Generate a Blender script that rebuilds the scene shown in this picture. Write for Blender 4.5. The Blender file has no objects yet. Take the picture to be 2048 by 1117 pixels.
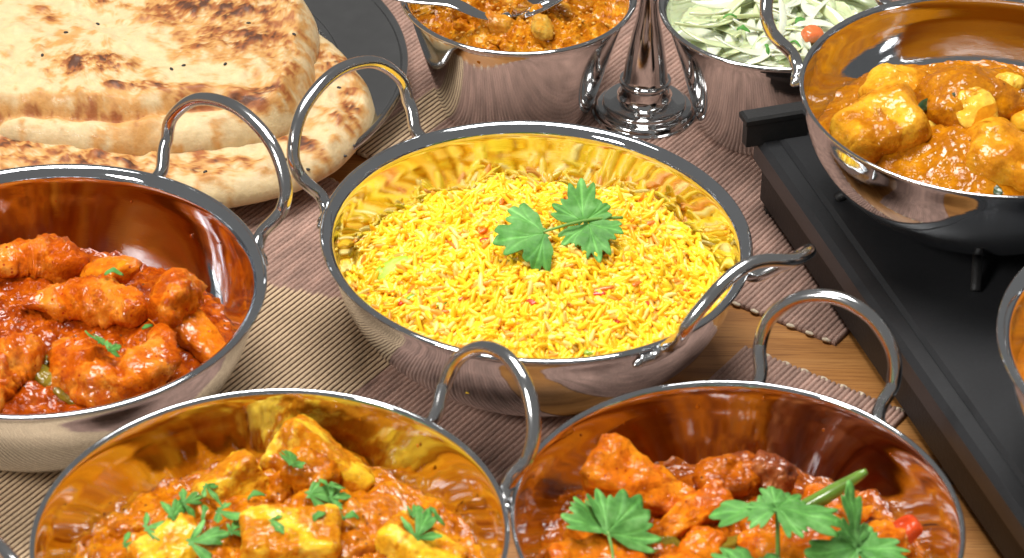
import bpy, math, random
import numpy as np
from mathutils import Matrix, Vector

# ------------------------------------------------------------------ camera, world, lamps, exposure
S = 0.01                                   # every length below is in centimetres
scene = bpy.context.scene
COL = scene.collection
rad = math.radians
cam_d = bpy.data.cameras.new('camera'); cam = bpy.data.objects.new('camera', cam_d); COL.objects.link(cam)
cam_d.lens = 114.87; cam_d.sensor_width = 36.0; cam_d.clip_start = 0.05; cam_d.clip_end = 50
PIT, ROLL, DIST = rad(35.193), rad(1.073), 125.0
F = Vector((0, math.cos(PIT), -math.sin(PIT))); U = Vector((0, math.sin(PIT), math.cos(PIT))); R0 = Vector((1, 0, 0))
cx = R0 * math.cos(ROLL) + U * math.sin(ROLL); cy = -R0 * math.sin(ROLL) + U * math.cos(ROLL)
m = Matrix((cx, cy, -F)).transposed().to_4x4(); m.translation = -F * DIST * S
cam.matrix_world = m
cam_d.dof.use_dof = True; cam_d.dof.focus_distance = 1.27; cam_d.dof.aperture_fstop = 22
scene.camera = cam

world = bpy.data.worlds.new('World'); scene.world = world; world.use_nodes = True
bg = world.node_tree.nodes['Background']; bg.inputs[0].default_value = (1.0, 0.98, 0.95, 1); bg.inputs[1].default_value = 0.19

def area(name, loc, target, sx, sy, watts, col=(1, 1, 1)):
    d = bpy.data.lights.new(name, 'AREA'); d.shape = 'RECTANGLE'; d.size = sx * S; d.size_y = sy * S; d.energy = watts; d.color = col
    o = bpy.data.objects.new(name, d); COL.objects.link(o); o.location = Vector(loc) * S
    o.rotation_euler = (Vector(target) - Vector(loc)).to_track_quat('-Z', 'Y').to_euler()
    return o
area('overhead_softbox', (-8, 22, 132), (0, 0, 0), 80, 55, 25, (1, 0.98, 0.95))
area('key_softbox', (-85, -85, 95), (0, -4, 3), 32, 32, 13, (1, 0.97, 0.93))

scene.view_settings.view_transform = 'Standard'; scene.view_settings.look = 'None'
scene.view_settings.exposure = 0.0; scene.view_settings.gamma = 1.0; scene.view_settings.use_curve_mapping = False
cy_ = scene.cycles
cy_.use_denoising = True; cy_.max_bounces = 12; cy_.glossy_bounces = 8; cy_.diffuse_bounces = 4; cy_.transmission_bounces = 4
cy_.caustics_reflective = True; cy_.sample_clamp_indirect = 6.0; cy_.blur_glossy = 0.3

# ------------------------------------------------------------------ helpers
rng = np.random.default_rng(7); random.seed(7)
_perm = np.random.default_rng(3).permutation(256); _perm = np.concatenate([_perm, _perm, _perm])
_grad = np.random.default_rng(4).normal(size=(256, 3)); _grad /= np.linalg.norm(_grad, axis=1)[:, None]
def pn(P):                                  # gradient noise, about -0.6..0.6
    P = np.asarray(P, float); I = np.floor(P).astype(int); f = P - I; I &= 255
    w = f * f * f * (f * (f * 6 - 15) + 10); out = 0
    for dx in (0, 1):
        for dy in (0, 1):
            for dz in (0, 1):
                h = _perm[_perm[_perm[(I[:, 0] + dx) & 255] + ((I[:, 1] + dy) & 255)] + ((I[:, 2] + dz) & 255)]
                g = _grad[h]; d = f - np.array([dx, dy, dz])
                wt = (w[:, 0] if dx else 1 - w[:, 0]) * (w[:, 1] if dy else 1 - w[:, 1]) * (w[:, 2] if dz else 1 - w[:, 2])
                out = out + wt * (g * d).sum(1)
    return out
def fbm(P, sc, octv=3, seed=0, gain=0.5):
    P = np.asarray(P, float) * sc + seed * 17.31; o = 0; a = 1.0
    for _ in range(octv):
        o = o + a * pn(P); P = P * 2.03 + 5.7; a *= gain
    return o
def sstep(a, b, x):
    t = np.clip((x - a) / (b - a), 0, 1); return t * t * (3 - 2 * t)

def mk(name, V, faces, mat, parent=None, loc=(0, 0, 0), rot=(0, 0, 0), smooth=True, label=None, cat=None, group=None, kind=None, col=None, mesh=None):
    if mesh is None:
        mesh = bpy.data.meshes.new(name)
        mesh.from_pydata((np.asarray(V, float) * S).tolist(), [], faces if isinstance(faces, list) else faces.tolist())
        if smooth: mesh.polygons.foreach_set('use_smooth', [True] * len(mesh.polygons))
        if col is not None:
            a = mesh.color_attributes.new('Col', 'FLOAT_COLOR', 'POINT')
            a.data.foreach_set('color', np.asarray(col, np.float32).ravel())
        if mat is not None: mesh.materials.append(mat)
        mesh.update()
    o = bpy.data.objects.new(name, mesh); COL.objects.link(o)
    o.location = Vector(loc) * S; o.rotation_euler = rot
    if parent is not None: o.parent = parent
    tag(o, label, cat, group, kind)
    return o
def tag(o, label=None, cat=None, group=None, kind=None):
    for k, v in (('label', label), ('category', cat), ('group', group), ('kind', kind)):
        if v: o[k] = v
    return o
def empty(name, loc=(0, 0, 0), rotz=0, label=None, cat=None, group=None):
    o = bpy.data.objects.new(name, None); COL.objects.link(o); o.empty_display_size = 0.01
    o.location = Vector(loc) * S; o.rotation_euler = (0, 0, rotz)
    return tag(o, label, cat, group)
def cr(P, n=8):                             # Catmull-Rom through points
    P = np.asarray(P, float); P = np.vstack([2 * P[0] - P[1], P, 2 * P[-1] - P[-2]]); out = []
    t = np.linspace(0, 1, n, endpoint=False)[:, None]
    for i in range(1, len(P) - 2):
        a, b, c, d = P[i - 1:i + 3]
        out.append(.5 * (2 * b + (c - a) * t + (2 * a - 5 * b + 4 * c - d) * t * t + (3 * b - a - 3 * c + d) * t ** 3))
    return np.vstack(out + [P[-2:-1]])
def grid_faces(nr, nc, wrap):
    i = np.arange(nr - 1)[:, None]; j = np.arange(nc if wrap else nc - 1)[None]; k = (j + 1) % nc
    return np.stack([i * nc + j, i * nc + k, (i + 1) * nc + k, (i + 1) * nc + j], -1).reshape(-1, 4)
def lathe(prof, n=128, oval=0.0):
    prof = np.asarray(prof, float); a = np.linspace(0, 2 * math.pi, n, endpoint=False)
    V = np.stack([prof[:, 0:1] * np.cos(a) * (1 + oval), prof[:, 0:1] * np.sin(a) * (1 - oval), np.repeat(prof[:, 1:2], n, 1)], -1).reshape(-1, 3)
    return V, grid_faces(len(prof), n, True)
def tube(path, r, n=14, squash=1.0):
    P = np.asarray(path, float); r = np.broadcast_to(np.asarray(r, float), (len(P),))
    T = np.gradient(P, axis=0); T /= np.linalg.norm(T, axis=1)[:, None]
    N = np.cross(T[0], [0.3, 0.2, 1.0]); N /= np.linalg.norm(N); rows = []
    a = np.linspace(0, 2 * math.pi, n, endpoint=False)
    for p, t, q in zip(P, T, r):
        N = N - t * (N @ t); N /= np.linalg.norm(N); B = np.cross(t, N)
        rows.append(p + q * (np.cos(a)[:, None] * N + squash * np.sin(a)[:, None] * B))
    V = np.vstack(rows); Fc = grid_faces(len(P), n, True).tolist()
    Fc.append(list(range(n))[::-1]); Fc.append([(len(P) - 1) * n + k for k in range(n)])
    return V, Fc
def join(parts):
    Vs, Fs, k = [], [], 0
    for V, Fc in parts:
        Vs.append(np.asarray(V, float)); Fs += [[q + k for q in f] for f in (Fc if isinstance(Fc, list) else Fc.tolist())]; k += len(V)
    return np.vstack(Vs), Fs
_cs = {}
def cube_sphere(n):
    if n in _cs: return _cs[n]
    key, V, Fs = {}, [], []
    def vid(p):
        k = tuple(np.round(p, 6))
        if k not in key: key[k] = len(V); V.append(p)
        return key[k]
    t = np.tan(np.linspace(-math.pi / 4, math.pi / 4, n + 1))
    for ax in range(3):
        for sg in (-1, 1):
            I = [[None] * (n + 1) for _ in range(n + 1)]
            for i in range(n + 1):
                for j in range(n + 1):
                    p = [0, 0, 0]; p[ax] = sg; p[(ax + 1) % 3] = t[i]; p[(ax + 2) % 3] = t[j]; I[i][j] = vid(tuple(p))
            for i in range(n):
                for j in range(n):
                    f = [I[i][j], I[i + 1][j], I[i + 1][j + 1], I[i][j + 1]]
                    Fs.append(f if sg > 0 else f[::-1])
    V = np.array(V, float); V /= np.linalg.norm(V, axis=1)[:, None]
    _cs[n] = (V, np.array(Fs)); return _cs[n]
def rotm(rx, ry, rz):
    return np.array(Matrix.Rotation(rad(rz), 3, 'Z') @ Matrix.Rotation(rad(ry), 3, 'Y') @ Matrix.Rotation(rad(rx), 3, 'X'))
def lump(dims, p=2.6, rot=(0, 0, 0), seed=0, amp=(0.12, 0.05), n=22, sc=0.8, taper=0.0, shear=0.0):
    v, f = cube_sphere(n); r = (np.abs(v) ** p).sum(1) ** (-1 / p); q = v * r[:, None] * np.array(dims)
    q[:, 1:] *= (1 - taper * q[:, 0:1] / dims[0]); q[:, 0] += shear * q[:, 2]
    s = min(dims)
    d = amp[0] * s * 2 * fbm(q, sc / s * 0.9, 2, seed) + amp[1] * fbm(q, 2.6, 4, seed + 3, 0.68)
    q = q + v * d[:, None]
    return q @ rotm(*rot).T, f

# ------------------------------------------------------------------ materials
def new_mat(name):
    mt = bpy.data.materials.new(name); mt.use_nodes = True; nt = mt.node_tree
    return mt, nt, nt.nodes['Principled BSDF']
def nd(nt, typ, **kw):
    n = nt.nodes.new(typ)
    for k, v in kw.items():
        if hasattr(n, k): setattr(n, k, v)
    return n
def noise(nt, vec, scale, detail=4, rough=0.55, dist=0.0):
    n = nd(nt, 'ShaderNodeTexNoise'); n.inputs['Scale'].default_value = scale; n.inputs['Detail'].default_value = detail
    n.inputs['Roughness'].default_value = rough; n.inputs['Distortion'].default_value = dist
    if vec is not None: nt.links.new(vec, n.inputs['Vector'])
    return n
def ramp(nt, fac, stops):
    r = nd(nt, 'ShaderNodeValToRGB'); e = r.color_ramp.elements
    while len(e) < len(stops): e.new(0.5)
    for el, (p, c) in zip(e, stops):
        el.position = p; el.color = (*c, 1) if len(c) == 3 else c
    nt.links.new(fac, r.inputs['Fac']); return r
def objvec(nt, jitter=True):
    tc = nd(nt, 'ShaderNodeTexCoord')
    if not jitter: return tc.outputs['Object']
    oi = nd(nt, 'ShaderNodeObjectInfo'); mu = nd(nt, 'ShaderNodeMath', operation='MULTIPLY'); mu.inputs[1].default_value = 7.0
    nt.links.new(oi.outputs['Random'], mu.inputs[0])
    va = nd(nt, 'ShaderNodeVectorMath', operation='ADD'); nt.links.new(tc.outputs['Object'], va.inputs[0]); nt.links.new(mu.outputs[0], va.inputs[1])
    return va.outputs[0]
def bump(nt, bsdf, height, strength, dist, prev=None):
    b = nd(nt, 'ShaderNodeBump'); b.inputs['Strength'].default_value = strength; b.inputs['Distance'].default_value = dist
    nt.links.new(height, b.inputs['Height'])
    if prev is not None: nt.links.new(prev.outputs[0], b.inputs['Normal'])
    nt.links.new(b.outputs[0], bsdf.inputs['Normal']); return b
def mixc(nt, fac, a, b, blend='MIX'):
    x = nd(nt, 'ShaderNodeMix', data_type='RGBA', blend_type=blend)
    for sock, v in ((x.inputs['Factor'], fac), (x.inputs['A'], a), (x.inputs['B'], b)):
        pass
    def put(s, v):
        if isinstance(v, (int, float)): s.default_value = v
        elif isinstance(v, tuple): s.default_value = (*v, 1) if len(v) == 3 else v
        else: nt.links.new(v, s)
    put(x.inputs[0], fac); put(x.inputs[6], a); put(x.inputs[7], b)
    return x.outputs[2]

def steel(name, rough=0.13, colr=(0.64, 0.62, 0.59), brush=0.05):
    mt, nt, b = new_mat(name); v = objvec(nt, False)
    b.inputs['Metallic'].default_value = 1
    sx = nd(nt, 'ShaderNodeSeparateXYZ'); nt.links.new(v, sx.inputs[0])
    cxy = nd(nt, 'ShaderNodeCombineXYZ'); nt.links.new(sx.outputs[0], cxy.inputs[0]); nt.links.new(sx.outputs[1], cxy.inputs[1])
    ln = nd(nt, 'ShaderNodeVectorMath', operation='LENGTH'); nt.links.new(cxy.outputs[0], ln.inputs[0])
    at = nd(nt, 'ShaderNodeMath', operation='ARCTAN2'); nt.links.new(sx.outputs[1], at.inputs[0]); nt.links.new(sx.outputs[0], at.inputs[1])
    am = nd(nt, 'ShaderNodeMath', operation='MULTIPLY'); am.inputs[1].default_value = 0.0035; nt.links.new(at.outputs[0], am.inputs[0])
    cc = nd(nt, 'ShaderNodeCombineXYZ'); nt.links.new(ln.outputs['Value'], cc.inputs[0]); nt.links.new(sx.outputs[2], cc.inputs[1]); nt.links.new(am.outputs[0], cc.inputs[2])
    n1 = noise(nt, cc.outputs[0], 2600, 3, 0.6)
    n2 = noise(nt, v, 55, 4, 0.6)
    n3 = noise(nt, v, 14, 2, 0.5)
    rr = nd(nt, 'ShaderNodeMapRange'); rr.inputs['To Min'].default_value = rough * 0.6; rr.inputs['To Max'].default_value = rough * 1.55
    rr.inputs['From Min'].default_value = 0.3; rr.inputs['From Max'].default_value = 0.7
    nt.links.new(n2.outputs['Fac'], rr.inputs['Value']); nt.links.new(rr.outputs[0], b.inputs['Roughness'])
    c = ramp(nt, n2.outputs['Fac'], [(0.25, tuple(x * 0.9 for x in colr)), (0.7, colr)])
    nt.links.new(c.outputs[0], b.inputs['Base Color'])
    p = bump(nt, b, n3.outputs['Fac'], 0.05, 0.004)
    bump(nt, b, n1.outputs['Fac'], brush, 0.0006, p)
    return mt

def food(name, stops, sc=120, fine=500, rough=0.3, coat=0.5, bmp=0.5, sss=0.12, specks=None, radius=(0.004, 0.0015, 0.0006), bdist=0.0012, film=None):
    """stops: colour ramp of the food's own colours, driven by noise (scale in 1/m)"""
    mt, nt, b = new_mat(name); v = objvec(nt)
    n1 = noise(nt, v, sc, 6, 0.62, 0.4); n2 = noise(nt, v, fine, 4, 0.6); n3 = noise(nt, v, fine * 0.42, 5, 0.7)
    c = ramp(nt, n1.outputs['Fac'], stops).outputs[0]
    f2 = ramp(nt, n2.outputs['Fac'], [(0.3, (0.72, 0.66, 0.6)), (0.7, (1.12, 1.12, 1.1))]).outputs[0]
    c = mixc(nt, 0.8, c, f2, 'MULTIPLY')
    if specks:
        vo = nd(nt, 'ShaderNodeTexVoronoi'); vo.inputs['Scale'].default_value = specks[1]; nt.links.new(v, vo.inputs['Vector'])
        r = ramp(nt, vo.outputs['Distance'], [(specks[2], (1, 1, 1)), (specks[2] + 0.06, (0, 0, 0))])
        c = mixc(nt, r.outputs[0], c, specks[0])
    rsock = None
    if film:                                 # patches of sauce clinging to the piece: (colour, lighter colour, cover 0..1)
        nf = noise(nt, v, sc * 0.55 + 25, 8, 0.6, 0.6); t = 0.62 - 0.24 * film[2]
        mk_ = ramp(nt, nf.outputs['Fac'], [(t - 0.035, (0, 0, 0)), (t + 0.035, (1, 1, 1))])
        fc = ramp(nt, n2.outputs['Fac'], [(0.3, film[0]), (0.7, film[1])])
        c = mixc(nt, mk_.outputs[0], c, fc.outputs[0])
        rsock = mk_.outputs[0]
    nt.links.new(c, b.inputs['Base Color'])
    b.inputs['Roughness'].default_value = 0.45; b.inputs['Coat Roughness'].default_value = 0.05; b.inputs['Specular IOR Level'].default_value = 0.0; b.inputs['Coat Weight'].default_value = min(1, coat * 1.3); b.inputs['Coat IOR'].default_value = 1.6
    b.inputs['Subsurface Weight'].default_value = sss * 0.6; b.inputs['Subsurface Radius'].default_value = radius; b.inputs['Subsurface Scale'].default_value = 0.7
    p = bump(nt, b, n3.outputs['Fac'], bmp * 1.3, bdist * 1.2)
    n5 = noise(nt, v, 300, 1.0, 0.5); cb = nd(nt, 'ShaderNodeBump'); cb.inputs['Strength'].default_value = 0.8; cb.inputs['Distance'].default_value = 0.0016
    wn = noise(nt, v, 95, 3, 0.6); wr = nd(nt, 'ShaderNodeMapRange'); wr.inputs['From Min'].default_value = 0.40; wr.inputs['From Max'].default_value = 0.62
    wr.inputs['To Min'].default_value = 0.08; wr.inputs['To Max'].default_value = min(1, coat * 1.25); nt.links.new(wn.outputs['Fac'], wr.inputs['Value']); nt.links.new(wr.outputs[0], b.inputs['Coat Weight'])
    n5.inputs['Distortion'].default_value = 0.8; n5.inputs['Scale'].default_value = 240; n5.inputs['Detail'].default_value = 1.6
    nt.links.new(n5.outputs['Fac'], cb.inputs['Height']); nt.links.new(cb.outputs[0], b.inputs['Coat Normal'])
    p = bump(nt, b, n2.outputs['Fac'], bmp * 0.5, bdist * 0.4, p)
    if rsock is not None: bump(nt, b, rsock, 0.35, 0.0006, p)
    return mt

def plain(name, c, rough=0.5, bmp=0.2, sc=300, var=0.15, metallic=0.0, coat=0.0, sss=0.0, dist=0.0006):
    mt, nt, b = new_mat(name); v = objvec(nt); n = noise(nt, v, sc, 5, 0.6)
    r = ramp(nt, n.outputs['Fac'], [(0.3, tuple(x * (1 - var) for x in c)), (0.7, tuple(min(1, x * (1 + var)) for x in c))])
    nt.links.new(r.outputs[0], b.inputs['Base Color']); b.inputs['Roughness'].default_value = rough; b.inputs['Metallic'].default_value = metallic
    b.inputs['Coat Weight'].default_value = coat; b.inputs['Subsurface Weight'].default_value = sss
    b.inputs['Subsurface Radius'].default_value = (0.003, 0.002, 0.001); b.inputs['Subsurface Scale'].default_value = 1.0
    bump(nt, b, n.outputs['Fac'], bmp, dist); return mt

def attr_mat(name, rough=0.5, coat=0.0, sss=0.0, bmp=0.2, sc=400, dist=0.0006, radius=(0.003, 0.002, 0.0006), var=0.15):
    mt, nt, b = new_mat(name); v = objvec(nt, False); a = nd(nt, 'ShaderNodeVertexColor'); a.layer_name = 'Col'
    n = noise(nt, v, sc, 5, 0.65); f = ramp(nt, n.outputs['Fac'], [(0.3, (1 - var,) * 3), (0.7, (1 + var * 0.6,) * 3)])
    c = mixc(nt, 1.0, a.outputs[0], f.outputs[0], 'MULTIPLY')
    nt.links.new(c, b.inputs['Base Color']); b.inputs['Roughness'].default_value = rough; b.inputs['Coat Weight'].default_value = coat
    b.inputs['Subsurface Weight'].default_value = sss; b.inputs['Subsurface Radius'].default_value = radius; b.inputs['Subsurface Scale'].default_value = 1.0
    bump(nt, b, n.outputs['Fac'], bmp, dist); return mt

M_DISH = steel('brushed_steel_dish', 0.035, (0.665, 0.69, 0.72), 0.016)
M_DISH2 = steel('polished_steel_dish', 0.035, (0.68, 0.70, 0.725), 0.014)
M_BOWL = steel('polished_steel_bowl', 0.06, (0.68, 0.685, 0.69), 0.015)
M_WIRE = steel('steel_wire', 0.13, (0.66, 0.665, 0.67), 0.03)
M_PLATE = steel('steel_plate', 0.13, (0.5, 0.5, 0.5), 0.04)
M_BLACK = plain('black_enamel', (0.019, 0.0195, 0.021), 0.36, 0.12, 900, 0.15, dist=0.0003)
M_BLACK2 = plain('matt_black_iron', (0.010, 0.010, 0.010), 0.55, 0.3, 700, 0.2)
M_STITCH = plain('cream_thread', (0.62, 0.52, 0.38), 0.8, 0.5, 900, 0.2)

# ------------------------------------------------------------------ table top
def wood_mat():
    mt, nt, b = new_mat('oak_wood'); v = objvec(nt, False)
    mp = nd(nt, 'ShaderNodeMapping'); mp.inputs['Rotation'].default_value = (0, 0, rad(22)); mp.inputs['Scale'].default_value = (6, 90, 90); nt.links.new(v, mp.inputs['Vector'])
    n = noise(nt, mp.outputs[0], 1.0, 6, 0.6, 0.6)
    mp2 = nd(nt, 'ShaderNodeMapping'); mp2.inputs['Rotation'].default_value = (0, 0, rad(22)); mp2.inputs['Scale'].default_value = (40, 1400, 900); nt.links.new(v, mp2.inputs['Vector'])
    n2 = noise(nt, mp2.outputs[0], 1.0, 3, 0.6)
    c = ramp(nt, n.outputs['Fac'], [(0.25, (0.20, 0.075, 0.018)), (0.48, (0.40, 0.17, 0.042)), (0.75, (0.52, 0.25, 0.075))]).outputs[0]
    g = ramp(nt, n2.outputs['Fac'], [(0.36, (0.5, 0.42, 0.36)), (0.5, (1, 1, 1))]).outputs[0]
    nt.links.new(mixc(nt, 0.7, c, g, 'MULTIPLY'), b.inputs['Base Color']); b.inputs['Roughness'].default_value = 0.42
    bump(nt, b, n2.outputs['Fac'], 0.15, 0.0004); return mt
mk('table_top', [(-90, -60, 0), (90, -60, 0), (90, 70, 0), (-90, 70, 0), (-90, -60, -3), (90, -60, -3), (90, 70, -3), (-90, 70, -3)],
   [[0, 1, 2, 3], [7, 6, 5, 4], [0, 4, 5, 1], [1, 5, 6, 2], [2, 6, 7, 3], [3, 7, 4, 0]], wood_mat(), smooth=False, kind='structure')

# ------------------------------------------------------------------ placemats (real woven ribs)
RIB = rad(56.0); ru = np.array([math.cos(RIB), math.sin(RIB)]); rv = np.array([math.sin(RIB), -math.cos(RIB)])   # along the ribs / across to the lower right
def mat_mat():
    mt = attr_mat('woven_placemat', 0.85, 0, 0, 0.7, 900, 0.0009, var=0.28)
    return mt
M_MAT = mat_mat()
def placemat(name, corner, la, lb, label, tan=None, pitch=0.21, side=1, stitch_end='far'):
    """corner = far right corner; mat runs la back along -ru and lb along -rv*side"""
    corner = np.array(corner, float); nrib = int(lb / pitch); na = int(la / 0.2)
    A = np.linspace(0, -la, na); prof = [(0.0, 0.10), (0.13, 0.16), (0.23, 0.20), (0.45, 0.225), (0.7, 0.215), (0.9, 0.165)]
    Vs, Cs = [], []; offs = []
    for k in range(nrib):
        for t, z in prof: offs.append(((k + t) * pitch, z, k, t))
    offs.append((nrib * pitch, 0.10, nrib, 0.0))
    nb = len(offs); B = np.array([o[0] for o in offs]); Z = np.array([o[1] for o in offs]); Kk = np.array([o[2] for o in offs]); Tt = np.array([o[3] for o in offs])
    AA, BB = np.meshgrid(A, B, indexing='ij'); ZZ = np.repeat(Z[None], na, 0).copy()
    wob = 0.05 * pn(np.stack([AA * 0.25, BB * 0.3, AA * 0 + 3], -1).reshape(-1, 3)).reshape(AA.shape)
    ZZ += 0.02 * pn(np.stack([AA * 1.6, BB * 4, AA * 0], -1).reshape(-1, 3)).reshape(AA.shape)
    X = corner[0] + ru[0] * AA - rv[0] * (BB + wob) * side; Y = corner[1] + ru[1] * AA - rv[1] * (BB + wob) * side
    rj = np.random.default_rng(5).uniform(0.9, 1.08, nrib + 2)[Kk]
    mauve = np.array([0.45, 0.285, 0.225]); 
    Cl = mauve[None, None] * np.repeat(rj[None, :, None], na, 0)
    Cl = Cl * (1 + 0.5 * pn(np.stack([AA * 0.8, BB * 2.5, AA * 0 + 1], -1).reshape(-1, 3)).reshape(AA.shape)[..., None])
    groove = (Tt < 0.06)
    Cl = np.where(groove[None, :, None], Cl * 0.62, Cl)
    if tan is not None:
        w = tan(X, Y)
        tn = np.array([0.78, 0.58, 0.37])[None, None] * np.repeat(rj[None, :, None] ** 0.6, na, 0)
        tn = np.where(((Tt < 0.2) | (Tt > 0.95))[None, :, None], np.array([0.11, 0.055, 0.035])[None, None], tn)
        Cl = np.where(w[..., None], tn, Cl)
    V = np.stack([X, Y, ZZ], -1).reshape(-1, 3); Fc = grid_faces(na, nb, False)
    if side > 0: Fc = Fc[:, ::-1]
    # skirt down to the table
    n0 = len(V); per = list(range(nb)) + [(i + 1) * nb - 1 for i in range(1, na)] + [(na - 1) * nb + j for j in range(nb - 2, -1, -1)] + [i * nb for i in range(na - 2, 0, -1)]
    W = V[per].copy(); W[:, 2] = 0.004; V = np.vstack([V, W]); L = len(per); Fl = Fc.tolist()
    for k in range(L): Fl.append([per[k], per[(k + 1) % L], n0 + (k + 1) % L, n0 + k])
    Call = np.concatenate([np.clip(Cl, 0, 1).reshape(-1, 3), np.clip(Cl, 0, 1).reshape(-1, 3)[per] * 0.8]); Call = np.concatenate([Call, np.ones((len(Call), 1))], 1)
    root = empty(name, (corner[0], corner[1], 0), 0, label, 'placemat', 'ribbed woven placemats')
    V2 = V - np.array([corner[0], corner[1], 0]); mk('woven_panel', V2, Fl, M_MAT, root, col=Call)
    v, f = cube_sphere(4)
    st = bpy.data.meshes.new('stitch'); st.from_pydata(((v * np.array([0.19, 0.10, 0.08])) * S).tolist(), [], f.tolist()); st.materials.append(M_STITCH)
    st.polygons.foreach_set('use_smooth', [True] * len(st.polygons))
    if stitch_end:
        base = np.zeros(2) if stitch_end == 'far' else -la * ru
        for k in range(int(lb / 0.8)):
            p = base - rv * side * (0.35 + k * 0.8 + random.uniform(-0.06, 0.06)) + ru * (0.02 if stitch_end == 'far' else -0.02)
            P = corner + p
            if -14 < P[0] < 16 and -12 < P[1] < 16:
                o = mk('stitch', None, None, None, root, (p[0], p[1], 0.13), (0, 0, RIB + math.pi / 2 + random.uniform(-.2, .2)), mesh=st)
    return root
def tan2(X, Y):
    a = (Y + 0.96) < (X + 9.19) * (-0.307)
    b = (X + 5.8) * 2.02 - (Y + 7.76) * 1.55 < 0
    return a & b
placemat('placemat', (6.3, -2.75), 40, 36, 'mauve ribbed placemat with a tan pinstriped panel under the rice dish', tan2)
placemat('placemat', (14.4, -8.15), 24, 7.0, 'plain mauve ribbed placemat with stitched edge beside the black hotplate', None)
def tan1(X, Y):
    t = (X + 3.0) * ru[0] + (Y - 11.5) * ru[1]; s = (X + 3.2) * rv[0] + (Y - 11.5) * rv[1]
    return (s > -1.2) & (s < 0.6) & (t < 8)
far = np.array([12.1, -3.95]) + ru * 26
placemat('placemat', tuple(far), 26, 34, 'mauve ribbed placemat under the naan plate and the two small bowls', tan1, stitch_end='near')

# ------------------------------------------------------------------ two-handled steel dishes
OUT = cr([(4.0, 0), (4.35, .15), (4.9, .5), (5.55, 1.0), (6.15, 1.6), (6.6, 2.25), (6.93, 3.0), (7.12, 3.7), (7.19, 4.15)], 4)
WF = {'flared': 1.025, 'thin': 1.045}        # wall radius factor of the two dish patterns
def rin(z, k=1.0, lip='flared'):             # inner radius of a dish at height z above its base
    return np.interp(np.asarray(z, float) / k, OUT[:, 1], OUT[:, 0] * WF[lip] - 0.12) * k
def thin(k): return lambda z: rin(z, k, 'thin')
def dish_profile(lip, k):
    w = WF[lip]; o = OUT * np.array([w, 1]); inner = [(r - 0.12, max(z, 0) + 0.10) for r, z in o[::-1]]
    if lip == 'flared':
        top = cr([(7.37, 4.15), (7.42, 4.5), (7.52, 4.70), (7.72, 4.79), (7.79, 4.89), (7.75, 4.98), (7.64, 5.0), (7.50, 4.94), (7.35, 4.80), (7.28, 4.62), (7.25, 4.3)], 5)
    else:
        top = cr([(7.513, 4.15), (7.56, 4.72), (7.60, 4.86), (7.66, 4.91), (7.67, 4.98), (7.60, 5.01), (7.53, 4.98), (7.48, 4.9), (7.44, 4.7), (7.395, 4.28)], 5)
    pr = [(0.001, 0.0)] + o.tolist() + top[1:].tolist() + inner[1:] + [(2.0, 0.10), (0.001, 0.10)]
    return np.array(pr) * k
def handle_path(kind, Rk, tilt, H, skew=0.0):
    if kind == 'wide':
        half = [(3.55, -.02), (3.05, .02), (2.85, .5), (3.22, 1.3), (3.2, 2.35), (2.05, 3.55)]; top = 4.05
    else:
        half = [(2.55, -.1), (2.2, .15), (2.2, .65), (2.42, 1.4), (2.2, 2.5), (1.3, 3.45)]; top = 3.82
    s = cr(half + [(0, top)] + [(-a, b) for a, b in half[::-1]], 8)
    drop = Rk - np.sqrt(np.maximum(Rk * Rk - s[:, 0] ** 2, 0)); w = np.clip(1 - s[:, 1] / 1.4, 0, 1)
    tilt = tilt + skew * np.tanh(s[:, 0])
    x = Rk + s[:, 1] * np.cos(tilt) - drop * w + 0.02; z = H + s[:, 1] * np.sin(tilt)
    return np.stack([x, s[:, 0], z], -1)
def karahi(loc, az, k, lip, hkind, tilts, mat, label, oval=0.015):
    root = empty('balti_dish', loc, rad(az), label, 'dish', 'two-handled steel balti dishes')
    V, Fc = lathe(dish_profile(lip, k), 144, oval); mk('bowl', V, Fc, mat, root)
    Rw = (7.70 if lip == 'flared' else 7.78) * k * (1 + oval) - 0.02
    for sgn, tl in zip((1, -1), tilts):
        sk = 0.0
        if isinstance(tl, tuple): tl, sk = tl
        P = handle_path(hkind, Rw, rad(tl), 4.58 * k, rad(sk)); P[:, 0] *= sgn; P[:, 1] *= sgn
        V, Fc = tube(P, 0.245, 14); h = mk('handle', V, Fc, M_WIRE, root)
        for e in (0, -1):
            v, f = cube_sphere(5); d = P[e] + (P[0] - P[1] if e == 0 else P[-1] - P[-2]) * -1.0
            mk('weld', v * np.array([0.2, 0.42, 0.2]) + d + np.array([-0.04 * sgn, 0, -0.06]), f, M_WIRE, h)
    return root
CC, CL_, CFL, CFR = (0.832, -4.528), (-16.446, -8.175), (-7.552, -21.531), (7.428, -20.157)
KFL, KFR, KUR = 0.992, 0.958, 0.92
CUR, ZUR, CRD = (17.48, 0.03), 4.25, (23.72, -15.85)
ZM = 0.22                                    # dishes on a mat stand on its ribs
karahi((*CC, 0.2), 144.5, 1.0, 'flared', 'wide', (70, (59, -9)), M_DISH, 'two-handled steel dish holding the yellow rice', 0.02)
karahi((*CL_, 0.2), 44.7, 1.0, 'flared', 'wide', (73, 73), M_DISH, 'two-handled steel dish holding the red prawn curry', 0.01)
karahi((*CFL, 0.2), 35.2, KFL, 'thin', 'round', (70, 70), M_DISH2, 'two-handled steel dish holding the yellow paneer curry', 0.012)
karahi((*CFR, 0.2), 65.1, KFR, 'thin', 'round', (75, 75), M_DISH2, 'two-handled steel dish holding the orange tikka with large coriander leaves', 0.0)
karahi((*CUR, ZUR), 141, KUR, 'thin', 'wide', (68, 68), M_DISH2, 'two-handled steel dish of brown korma raised on the black hotplate', 0.0)
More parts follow.
